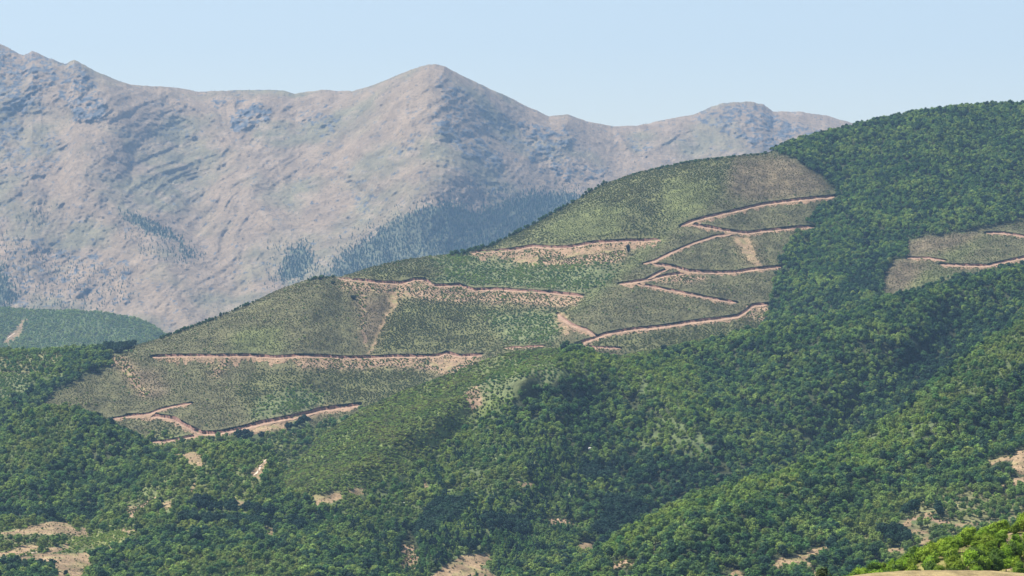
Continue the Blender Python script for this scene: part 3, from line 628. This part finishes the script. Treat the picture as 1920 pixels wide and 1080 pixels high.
def proto(kind, seed):
    """returns crown (V,F,C) and trunk (V,F), both for a plant one metre tall"""
    r = np.random.default_rng(seed)
    if kind == 'tree':
        lobes = [((0, 0, .55), (.30, .30, .32))]
        for k in range(7):
            a = r.random() * 6.28; h = .30 + .5 * r.random(); d = .22 * (1 - abs(h - .5))
            s = .15 + .09 * r.random(); lobes.append(((d * math.cos(a), d * math.sin(a), h), (s, s, s * .85)))
        lobes.append(((.04 * r.normal(), .04 * r.normal(), .84), (.15, .15, .14)))
        cm = crown_mesh(lobes, 230, .050, r)
        tr = cone_tube([(0, 0, -.12), (.01, 0, .2), (.02, .01, .6)], [.035, .026, .012])
    elif kind == 'slim':
        lobes = [((0, 0, .5), (.18, .18, .36))]
        for k in range(5):
            a = r.random() * 6.28; h = .25 + .55 * r.random(); lobes.append(((.14 * math.cos(a), .14 * math.sin(a), h), (.13, .13, .13)))
        lobes.append(((0, 0, .86), (.08, .08, .14)))
        cm = crown_mesh(lobes, 170, .040, r)
        tr = cone_tube([(0, 0, -.1), (.01, 0, .2), (0, .01, .7)], [.022, .017, .008])
    elif kind == 'conifer':
        lobes = []
        for k in range(6):
            h = .16 + .13 * k; s = .19 * (1 - .14 * k); lobes.append(((.01 * r.normal(), .01 * r.normal(), h), (s, s, .12)))
        cm = crown_mesh(lobes, 130, .045, r)
        tr = cone_tube([(0, 0, -.12), (0, 0, .3), (0, 0, .9)], [.03, .02, .008])
    elif kind == 'nearbush':
        lobes = [((0, 0, .35), (.42, .42, .36))]
        for k in range(9):
            a = r.random() * 6.28; h = .25 + .5 * r.random(); d = .34 * (1.1 - h); s = .16 + .12 * r.random()
            lobes.append(((d * math.cos(a), d * math.sin(a), h), (s, s, s)))
        cm = crown_mesh(lobes, 520, .034, r)
        tr = cone_tube([(0, 0, -.15), (.02, 0, .2), (.0, .02, .5)], [.05, .035, .015])
    else:  # bush
        lobes = [((0, 0, .35), (.48, .48, .36))]
        for k in range(4):
            a = r.random() * 6.28; lobes.append(((.32 * math.cos(a), .32 * math.sin(a), .3 + .3 * r.random()), (.24, .24, .24)))
        cm = crown_mesh(lobes, 90, .085, r)
        tr = cone_tube([(0, 0, -.15), (.02, 0, .15), (.0, .02, .4)], [.05, .03, .015])
    return cm, tr
PROTO = {}
for kind, n in (('tree', 7), ('slim', 4), ('conifer', 4), ('nearbush', 5), ('bush', 5)):
    PROTO[kind] = [proto(kind, 100 + 17 * i + 5 * len(kind)) for i in range(n)]
def proto_collection(kind):
    c = bpy.data.collections.new('plants_' + kind)
    for i, (cm, tr) in enumerate(PROTO[kind]):
        V = np.concatenate([cm[0], tr[0]]); F = np.concatenate([cm[1], tr[1] + len(cm[0])])
        col = np.concatenate([cm[2], np.ones((len(tr[0]), 3))])
        fm = np.concatenate([np.zeros(len(cm[1])), np.ones(len(tr[1]))])
        o = mesh_obj('%s_%02d' % (kind, i), V, F, [M_leaf, M_bark], col, False, fm, link=False); c.objects.link(o)
    return c
PC = {k: proto_collection(k) for k in PROTO}

# ------------------------------------------------------------------ scatter
def scatter(layer, kindspec, ci):
    """points on a layer for one plant entry of one class"""
    kind, cell, lo, hi, tint, keep = kindspec
    Ly = LAYERS[layer]; A = Ly.A
    r0 = Ly.nfront; r1 = A.shape[0] - Ly.nback + 9
    Q = A[r0:r1]; U = Ly.Ue[r0:r1]; Vv = Ly.Ve[r0:r1]
    # cell classes at vertices restrict the faces sampled
    e1 = Q[1:, :-1] - Q[:-1, :-1]; e2 = Q[:-1, 1:] - Q[:-1, :-1]
    ar = np.abs(e1[..., 0] * e2[..., 1] - e1[..., 1] * e2[..., 0])      # ground-plan area
    cl = Ly.cl[r0:r1][:-1, :-1]
    near = (cl == ci) | (Ly.cl[r0:r1][1:, 1:] == ci)
    if CN[ci] in SOFT:
        for _ in range(7):
            n2 = near.copy(); n2[1:] |= near[:-1]; n2[:-1] |= near[1:]; n2[:, 1:] |= near[:, :-1]; n2[:, :-1] |= near[:, 1:]; near = n2
    ar = np.where(near, ar, 0); tot = ar.sum()
    if tot <= 0: return None
    n = int(tot / cell ** 2 * 2.6) + 1
    cs = np.cumsum(ar.ravel()); pick = np.searchsorted(cs, rng.random(n) * tot); pick = np.clip(pick, 0, ar.size - 1)
    i, j = np.unravel_index(pick, ar.shape); a = rng.random(n)[:, None]; b = rng.random(n)[:, None]
    P = Q[i, j] * (1 - a) * (1 - b) + Q[i + 1, j] * a * (1 - b) + Q[i, j + 1] * (1 - a) * b + Q[i + 1, j + 1] * a * b
    u = U[i, j] + b[:, 0] * Ly.step; v = Vv[i, j] * (1 - a[:, 0]) + Vv[i + 1, j] * a[:, 0]
    key = np.floor(P[:, 0] / cell).astype(np.int64) * 100003 + np.floor(P[:, 1] / cell).astype(np.int64)
    _, first = np.unique(key, return_index=True)
    P, u, v = P[first], u[first], v[first]
    c = classify(layer, u, v, P, JIT.get(layer, 5.0))
    c2 = classify(layer, u + 8 * rng.normal(size=len(u)), v + 6 * rng.normal(size=len(u)), P, 7.0)
    si = [CN.index(k) for k in SOFT]; c = np.where(np.isin(c, si) & np.isin(c2, si), c2, c); dens = fbm(P[:, 0] / 35, P[:, 1] / 35, P[:, 2] / 35 + cell, o=3)
    ok = (c == ci) & (rng.random(len(u)) < keep * np.clip(1 + 1.1 * dens, .2, 1.6))
    if layer == 'logged':
        for (pts, w, hb, sp) in ROADS2:
            L = np.array(pts, float); L[:, 1] += (w - hb) / 2
            ok &= pdist(u, v, L) > (w + hb) / 2 + .5
            if kind in ('tree', 'slim'):
                L[:, 1] += 7; ok &= pdist(u, v, L) > 6
    if kind in ('tree', 'slim'):       # no tree stands right in front of an open patch
        q = .5 * (lo + hi) / (K * P[:, 1])
        for f in (.3, .62):
            c3 = classify(layer, u, v - f * q, P, JIT.get(layer, 5.0)); ok &= ~np.isin(c3, [CN.index(k) for k in ('bare', 'spoil', 'lawn')])
    if kind in ('tree', 'slim'): ok &= rng.random(len(u)) < np.clip(1.0 + 1.6 * perlin(P[:, 0] / 13, P[:, 1] / 13, cell), .25, 1)
    P, u, v = P[ok], u[ok], v[ok]; m = len(u)
    if not m: return None
    vary = .75 * fbm(P[:, 0] / 60 + 40, P[:, 1] / 60, P[:, 2] / 60, o=3) + .6 * perlin(P[:, 0] / 20, P[:, 1] / 26, 2.2)
    h = lo + (hi - lo) * np.clip(rng.beta(1.6, 1.8, m) + .45 * vary, 0, 1.15)
    t = np.clip(.48 + 1.3 * vary + .16 * rng.normal(size=m), 0, 1)
    tc = mix(tint[0], tint[1], t) * (1 + .07 * rng.normal(size=(m, 1))) * (1 + .04 * rng.normal(size=(m, 3)))
    return dict(kind=np.full(m, kind), layer=np.full(m, layer), cls=np.full(m, ci), P=P, u=u, v=v, h=h, t=np.clip(tc, .004, .6), rz=rng.random(m) * 6.283, ix=rng.integers(0, 1000, m))
parts = []
for ln, Ly in LAYERS.items():
    Ly.cl = classify(ln, Ly.Ue, Ly.Ve, Ly.A, JIT.get(ln, 5.0))
    for ci in np.unique(Ly.cl):
        for spec in CLS[CN[ci]][1]:
            s_ = scatter(ln, spec, ci)
            if s_ is not None: parts.append(s_)
# tree line along the logged ridge, thin row of bushes seen against the mountain
def extra(layer, kind, pts, h, tint):
    Ly = LAYERS[layer]; a = np.array(pts, float); Y = Ly.at(a[:, 0], a[:, 1]); P = world_pt(a[:, 0], a[:, 1], Y); m = len(a)
    parts.append(dict(kind=np.full(m, kind), layer=np.full(m, layer), cls=np.full(m, -1), P=P, u=a[:, 0], v=a[:, 1], h=np.broadcast_to(np.asarray(h, float), m).copy(), t=np.clip(mix(tint[0], tint[1], rng.random(m)), 0, 1), rz=rng.random(m) * 6, ix=rng.integers(0, 1000, m)))
Rr = curve(ridge2)
for (a, b, n, lo, hi) in ((215, 250, 16, 3, 6), (300, 480, 120, 2.5, 5.0), (575, 625, 26, 2.5, 4.5), (690, 760, 14, 1.5, 3), (840, 1080, 150, 3, 7), (1090, 1140, 18, 3.5, 7.5), (1140, 1440, 130, 1.6, 4.5)):
    uu = a + (b - a) * rng.random(n); vv = Rr(uu) + 1.0 + 2.5 * rng.random(n)
    extra('logged', 'tree' if hi > 4.6 else 'bush', np.stack([uu, vv], 1), lo + (hi - lo) * rng.random(n) ** 1.5, T_dark)
ALL = {k: np.concatenate([p[k] for p in parts]) for k in parts[0]}
print('plants', {k: int((ALL['kind'] == k).sum()) for k in np.unique(ALL['kind'])})

# ------------------------------------------------------------------ what the camera can see of each plant
GW, GH = 960, 560
D = np.full((GH, GW), 1e9)
gu = (np.arange(GW) + .5) * 2; gv = (np.arange(GH) + .5) * 2
for Ly in LAYERS.values():
    mu = (gu >= Ly.u[0]) & (gu <= Ly.u[-1])
    UU, VV = np.meshgrid(gu[mu], gv)
    vr = np.interp(UU, Ly.u, Ly.vr)
    Yl = Ly.at(UU.ravel(), VV.ravel()).reshape(UU.shape)
    D[:, mu] = np.minimum(D[:, mu], np.where(VV >= vr, Yl, 1e9))
px_h = ALL['h'] / (K * ALL['P'][:, 1])
vb_ = VH - ALL['P'][:, 2] / (K * ALL['P'][:, 1]); ub_ = 960 + ALL['P'][:, 0] / (K * ALL['P'][:, 1]); vt_ = vb_ - .7 * px_h
ii = np.clip((ub_ / 2).astype(int), 0, GW - 1); jj = np.clip((vt_ / 2).astype(int), 0, GH - 1)
vis = (ub_ > 4) & (ub_ < 1916) & (vt_ > 2) & (vt_ < 1074) & (ALL['P'][:, 1] <= D[jj, ii] + 25)
vis &= np.where(ALL['layer'] == 'near', (vt_ < 1062) | (ub_ > 1900), True)

# individually built plants: those that show largest
ANCH = {
 'right': [(1490,1048,'the pink-tan clearing at the foot of the right slope'),(1530,1080,'the thin track below the pink-tan clearing'),(1228,1045,'the narrow bare gap low on the right slope'),(1165,1062,'the small tan gap at the bottom edge of the right slope'),
   (1690,1035,'the tan patches left of the bright brushy shoulder'),(1740,970,'the upper terrace track above the bright shoulder'),(1850,985,'the long terrace track above the bright shoulder'),(1870,862,'the forked tan clearing at the right edge'),(1905,905,'the bare round patch at the right edge'),
   (1360,1080,'the small bare spot at the bottom, right of centre'),(1115,1035,'the lower end of the seam between the two wooded slopes'),(1290,950,'the sunlit crest at the lower end of the right slope'),(1440,905,'the sunlit crest midway up the right slope'),(1560,860,'the sunlit crest near the top bend of the right slope'),
   (1560,960,'the dark belt across the middle of the right slope'),(1400,1010,'the lower face of the right slope'),(1680,900,'the broad upper face of the right slope'),(1290,1050,'the foot of the right slope left of the pink-tan clearing'),(1620,1060,'the wooded foot between clearing and shoulder'),(1760,930,'the wood just above the terraces')],
 'middle': [(870,1055,'the large orange-tan clearing at the bottom centre'),(768,1045,'the narrow dirt streak left of the large clearing'),(705,1068,'the low tan bank at the bottom, left of centre'),(1095,988,'the upper of the two orange patches in the seam'),(1100,1025,'the lower of the two orange patches in the seam'),
   (985,906,'the tiny tan patch high on the central slope'),(752,938,'the two whitish boulders'),(850,975,'the dark fold crossing the central slope'),(620,985,'the left foot of the central slope'),(950,980,'the middle of the central slope'),(1000,1060,'the wooded bottom right of the large clearing'),
   (1120,890,'the dark clump on the central hill'),(660,925,'the small tan patch at the end of the light green spur'),(900,900,'the upper part of the central slope'),(620,1050,'the wooded bottom left of the low tan bank'),(1040,930,'the wood right of the tiny tan patch')],
 'valley': [(140,1055,'the tan corner clearing'),(60,995,'the bare strip at the left edge'),(190,1012,'the bright green meadow strip'),(450,985,'the dark hedge-like band'),(350,1045,'the valley floor under the dark band'),(560,1045,'the valley floor right of centre of the dark band'),(245,960,'the two little bare patches left in the valley'),(532,968,'the pale patch above the end of the dark band'),(612,935,'the tan patch at the track end'),(452,944,'the small orange patch in the valley'),(350,900,'the pale gully in the valley'),(60,1068,'the wood in the bottom left corner')],
 'near': [(1905,1012,'the dirt patch on the near shoulder'),(1895,990,'the crest of the near shoulder at the right edge'),(1800,1030,'the upper middle of the near shoulder crest'),(1720,1055,'the low left tip of the near shoulder'),(1780,1052,'the middle of the near shoulder'),(1860,1050,'the foot of the near shoulder by the dry grass'),(1910,1045,'the right edge under the dirt patch'),(1850,1022,'the brow of the near shoulder left of the dirt patch')]}
def describe(kind, q, noun, place):
    """label and group from colour, size and the landmark the plant stands nearest to"""
    lay = str(ALL['layer'][q]); g = float(ALL['t'][q][1]); h = float(ALL['h'][q])
    if lay not in ANCH: return None
    a = min(ANCH[lay], key=lambda t: (t[0] - ub_[q]) ** 2 + 2.0 * (t[1] - vb_[q]) ** 2)
    lo, hi = SPLIT[kind]; c = 'dark green' if g < lo else ('bright green' if g > hi else 'mid green')
    sz = 'big' if h > HSPLIT[kind] else 'small'
    side = ('left of' if a[0] - ub_[q] > 22 else 'right of') if abs(a[0] - ub_[q]) > 22 else ('below' if vb_[q] > a[1] + 10 else ('above' if vb_[q] < a[1] - 10 else 'at'))
    return ('%s %s %s %s %s' % (sz, c, noun, side, a[2].replace('the ', '')), '%s near %s' % (noun.replace('tree', 'trees').replace('bush', 'bushes'), a[2]))
def tree_zone(lay, u, v, cls):
    c = CN[cls] if cls >= 0 else ''
    if lay == 'right':
        if c == 'litwood': return ('light green tree on the crest of the nearer right-hand slope', 'trees on the bright crest of the right-hand slope')
        if u > 1600 and v > 930: return ('dark green tree among bare tan terraces just above the bright brushy shoulder', 'trees among the terraces at lower right')
        if u < 1300: return ('green tree on the low end of the right-hand wooded slope by the narrow bare gap', 'trees on the low end of the right-hand slope')
        if 1300 <= u <= 1600 and v > 960: return ('green tree around the pink-tan clearing at the foot of the right-hand slope', 'trees around the pink-tan clearing')
        return ('dark green tree high on the nearer right-hand wooded slope', 'trees high on the right-hand slope')
    if lay == 'valley':
        if u < 190: return ('dark tree beside the tan clearing in the bottom left corner', 'trees by the corner clearing')
        if v < 1003: return ('tree in the dark hedge-like band crossing the lower left valley', 'trees of the dark band in the valley')
        return ('green tree on the valley floor below the dark hedge-like band', 'trees on the valley floor')
    if lay == 'middle':
        if v > 1000: return ('slender tree near the orange-tan clearings at the bottom centre', 'trees near the bottom centre clearings')
        if v > 850: return ('slender tree on the central wooded slope above the bottom clearings', 'trees on the central wooded slope')
        return ('tree on the middle forest ridge below the logging roads', 'trees on the middle forest ridge')
    if lay == 'left_dome': return ('dark tree on the rounded wooded knoll at left', 'trees on the rounded knoll')
    if lay == 'left_strip': return ('tree in the wooded strip behind the rounded knoll', 'trees in the strip behind the knoll')
    if lay == 'left_far': return ('tiny tree on the small hazy hill at far left', 'trees on the small hazy hill')
    if lay == 'far': return ('small blue-green conifer on the far tan mountain', 'conifers on the far mountain')
    return ('tree of the forest covering the upper right hill beside the logged slope', 'trees of the upper right forest')
protocrown = {}
def indiv(kind, name, partname, stemname, q, label, cat, group):
    i = int(ALL['ix'][q]) % len(PROTO[kind]); key = (kind, i)
    if key not in protocrown:
        cm, tr = PROTO[kind][i]
        a = mesh_obj(partname, cm[0], cm[1], [M_leaf], cm[2], False, link=False).data
        b = mesh_obj(stemname, tr[0], tr[1], [M_bark], None, False, link=False).data
        protocrown[key] = (a, b)
    a, b = protocrown[key]
    e = bpy.data.objects.new(name, None); COL.objects.link(e); e.empty_display_size = .3
    e.location = ALL['P'][q]; e.rotation_euler = (0, 0, float(ALL['rz'][q])); h = float(ALL['h'][q]); e.scale = (h, h, h)
    tag(e, label, cat, group)
    for nm, d in ((partname, a), (stemname, b)):
        o = bpy.data.objects.new(nm, d); COL.objects.link(o); o.parent = e
        o['tint'] = [float(x) for x in ALL['t'][q]]
    return e
taken = np.zeros(len(px_h), bool)
treeish = np.isin(ALL['kind'], ['tree', 'slim'])
def take(mask, n):
    q = np.where(mask & vis & ~taken)[0]; q = q[np.argsort(-px_h[q])][:n]; taken[q] = True; return q
SPLIT, HSPLIT, todo = {}, {}, []
for kind, mask, name, pn, sn, noun, cat in (('tree', ALL['kind'] == 'tree', 'broadleaf_tree', 'crown', 'trunk', 'tree', 'tree'), ('slim', ALL['kind'] == 'slim', 'slender_tree', 'crown', 'trunk', 'slender tree', 'slender tree'), ('nearbush', ALL['kind'] == 'nearbush', 'bush', 'foliage', 'stem', 'leafy bush', 'bush')):
    qs = take(mask, 290)
    SPLIT[kind] = (np.percentile(ALL['t'][qs, 1], 36), np.percentile(ALL['t'][qs, 1], 68)); HSPLIT[kind] = np.percentile(ALL['h'][qs], 50)
    for q in qs:
        d_ = describe(kind, q, noun, None) or tree_zone(str(ALL['layer'][q]), ub_[q], vb_[q], int(ALL['cls'][q]))
        todo.append([kind, name, pn, sn, q, d_[0], cat, d_[1]])
same = {}
for t_ in todo: same.setdefault(t_[5], []).append(t_)
ORD = ['', 'second ', 'third ', 'fourth ', 'fifth ', 'sixth ', 'seventh ', 'eighth ']
for lb, ts in same.items():
    ts.sort(key=lambda t_: ub_[t_[4]]); n = len(ts)
    for k, t_ in enumerate(ts):
        if n > 1 and n <= 16:
            t_[5] = (ORD[k] + 'leftmost ' if k < (n + 1) // 2 else ORD[n - 1 - k] + 'rightmost ') + lb
        t_[5] = ' '.join(t_[5].split()[:16])
for t_ in todo: indiv(*t_)

# ------------------------------------------------------------------ everything past those: one scattered object per kind
def gn_object(name, kind, sel, label):
    n = int(sel.sum())
    if not n: return
    me = bpy.data.meshes.new(name); me.vertices.add(n); me.vertices.foreach_set('co', ALL['P'][sel].astype(np.float32).ravel())
    for an, ty, f, dat in (('size', 'FLOAT', 'value', ALL['h'][sel]), ('turn', 'FLOAT', 'value', ALL['rz'][sel]), ('pick', 'INT', 'value', ALL['ix'][sel] % len(PROTO[kind])), ('tint', 'FLOAT_VECTOR', 'vector', ALL['t'][sel])):
        a = me.attributes.new(an, ty, 'POINT'); a.data.foreach_set(f, np.ascontiguousarray(dat, np.int32 if ty == 'INT' else np.float32).ravel())
    o = bpy.data.objects.new(name, me); COL.objects.link(o); tag(o, label, None, None, 'stuff')
    ng = bpy.data.node_groups.new('scatter_' + kind, 'GeometryNodeTree')
    ng.interface.new_socket('Geometry', in_out='INPUT', socket_type='NodeSocketGeometry'); ng.interface.new_socket('Geometry', in_out='OUTPUT', socket_type='NodeSocketGeometry')
    gi = ng.nodes.new('NodeGroupInput'); go = ng.nodes.new('NodeGroupOutput')
    m2p = ng.nodes.new('GeometryNodeMeshToPoints'); iop = ng.nodes.new('GeometryNodeInstanceOnPoints'); ci = ng.nodes.new('GeometryNodeCollectionInfo')
    ci.inputs['Collection'].default_value = PC[kind]; ci.inputs['Separate Children'].default_value = True; ci.inputs['Reset Children'].default_value = True
    def at(nm, ty):
        x = ng.nodes.new('GeometryNodeInputNamedAttribute'); x.data_type = ty; x.inputs['Name'].default_value = nm; return x.outputs[0]
    cx = ng.nodes.new('ShaderNodeCombineXYZ'); er = ng.nodes.new('FunctionNodeEulerToRotation')
    L = ng.links.new
    L(at('turn', 'FLOAT'), cx.inputs['Z']); L(cx.outputs[0], er.inputs[0])
    L(gi.outputs[0], m2p.inputs['Mesh']); L(m2p.outputs[0], iop.inputs['Points']); L(ci.outputs[0], iop.inputs['Instance'])
    iop.inputs['Pick Instance'].default_value = True; L(at('pick', 'INT'), iop.inputs['Instance Index']); L(er.outputs[0], iop.inputs['Rotation']); L(at('size', 'FLOAT'), iop.inputs['Scale'])
    L(iop.outputs[0], go.inputs[0])
    md = o.modifiers.new('scatter', 'NODES'); md.node_group = ng
    return o
rest = ~taken
gn_object('forest', 'tree', rest & (ALL['kind'] == 'tree'), 'dense green broadleaf forest covering the hills and the valley')
gn_object('slender_woods', 'slim', rest & (ALL['kind'] == 'slim'), 'stand of slender young trees on the central lower slope')
gn_object('conifer_woods', 'conifer', rest & (ALL['kind'] == 'conifer'), 'blue-green conifer woods in patches on the far mountain')
gn_object('scrub', 'bush', rest & (ALL['kind'] == 'bush'), 'low scrub regrowing over the logged slopes between the dirt roads')
gn_object('brush', 'nearbush', rest & (ALL['kind'] == 'nearbush'), 'bright brush on the near shoulder in the bottom right corner')

# ------------------------------------------------------------------ single plants and stones that stand out
def single(name, kind, layer, u, v, h, tint, label, cat, part='crown', stem='trunk'):
    Ly = LAYERS[layer]; a = np.array([float(u)]); b = np.array([float(v)]); P = world_pt(a, b, Ly.at(a, b))[0]
    e = bpy.data.objects.new(name, None); COL.objects.link(e); e.location = P; e.scale = (h, h, h); tag(e, label, cat)
    cm, tr = proto(kind, int(u) + int(v))
    c = mesh_obj(part, cm[0], cm[1], [M_leaf], cm[2], False, parent=e); t = mesh_obj(stem, tr[0], tr[1], [M_bark], None, False, parent=e)
    c['tint'] = list(map(float, tint)); t['tint'] = c['tint']
single('broadleaf_tree', 'slim', 'logged', 1178, 478, 13.5, (.012, .035, .022), 'lone dark narrow tree crossing the upper left logging road on the cleared slope', 'tree')
single('broadleaf_tree', 'tree', 'logged', 600, 528, 6.5, (.015, .04, .018), 'dark broad tree on the knob of the logged ridge where the second road starts', 'tree')
single('bush', 'bush', 'logged', 663, 562, 7.0, (.016, .045, .03), 'dark bush alone on the slope under the start of the second logging road', 'bush', 'foliage', 'stem')
single('bush', 'bush', 'logged', 625, 533, 5.0, (.016, .045, .02), 'dark bush between the ridge knob and the start of the second road', 'bush', 'foliage', 'stem')
single('broadleaf_tree', 'tree', 'valley', 300, 951, 8.0, (.014, .04, .024), 'dark round tree left of a small pale bare patch in the lower left valley', 'tree')
single('bush', 'nearbush', 'valley', 123, 1079, 4.2, (.015, .04, .015), 'small dark bush standing alone in the tan corner clearing', 'bush', 'foliage', 'stem')
single('broadleaf_tree', 'tree', 'near', 1545, 1110, 3.6, (.05, .075, .012), 'olive green treetop poking up at the bottom edge left of the dry grass', 'tree')
def stone(layer, u, v, r, label):
    Ly = LAYERS[layer]; a = np.array([float(u)]); b = np.array([float(v)]); P = world_pt(a, b, Ly.at(a, b))[0] + C(0, -3, 1.0)
    V, F = ICO2; q = np.random.default_rng(int(u)); V = V * (1 + .3 * fbm(V[:, 0] * 1.3 + u, V[:, 1] * 1.3, V[:, 2] * 1.3, o=2)[:, None]) * np.array([1.2, 1, .9]) * r
    o = mesh_obj('boulder', V, F, [M_rock], None, False); o.location = P; tag(o, label, 'boulder')
stone('middle', 750, 931, 1.3, 'upper of two whitish boulders among the slender trees')
stone('middle', 757, 947, 1.6, 'lower of two whitish boulders among the slender trees')
stone('middle', 1106, 843, 1.3, 'small pale boulder by the rounded central hill')

# ------------------------------------------------------------------ haze
import bmesh
bm = bmesh.new(); bmesh.ops.create_cube(bm, size=1.0)
me = bpy.data.meshes.new('haze'); 
for v in bm.verts: v.co = ((v.co.x) * 15000, (v.co.y + .5) * 15400 - 1700, (v.co.z + .5) * (1150 + 264) - 264)
bm.to_mesh(me); bm.free()
hz = bpy.data.objects.new('haze', me); COL.objects.link(hz); tag(hz, 'thin blue summer haze over the valley', None, None, 'stuff')
hm = bpy.data.materials.new('haze_air'); hm.use_nodes = True; nt = hm.node_tree; nt.nodes.clear()
pv = nt.nodes.new('ShaderNodeVolumePrincipled'); pv.inputs['Color'].default_value = HAZE_COLOR; pv.inputs['Density'].default_value = HAZE_DENSITY; pv.inputs['Anisotropy'].default_value = 0.0
mo = nt.nodes.new('ShaderNodeOutputMaterial'); nt.links.new(pv.outputs[0], mo.inputs['Volume'])
me.materials.append(hm)
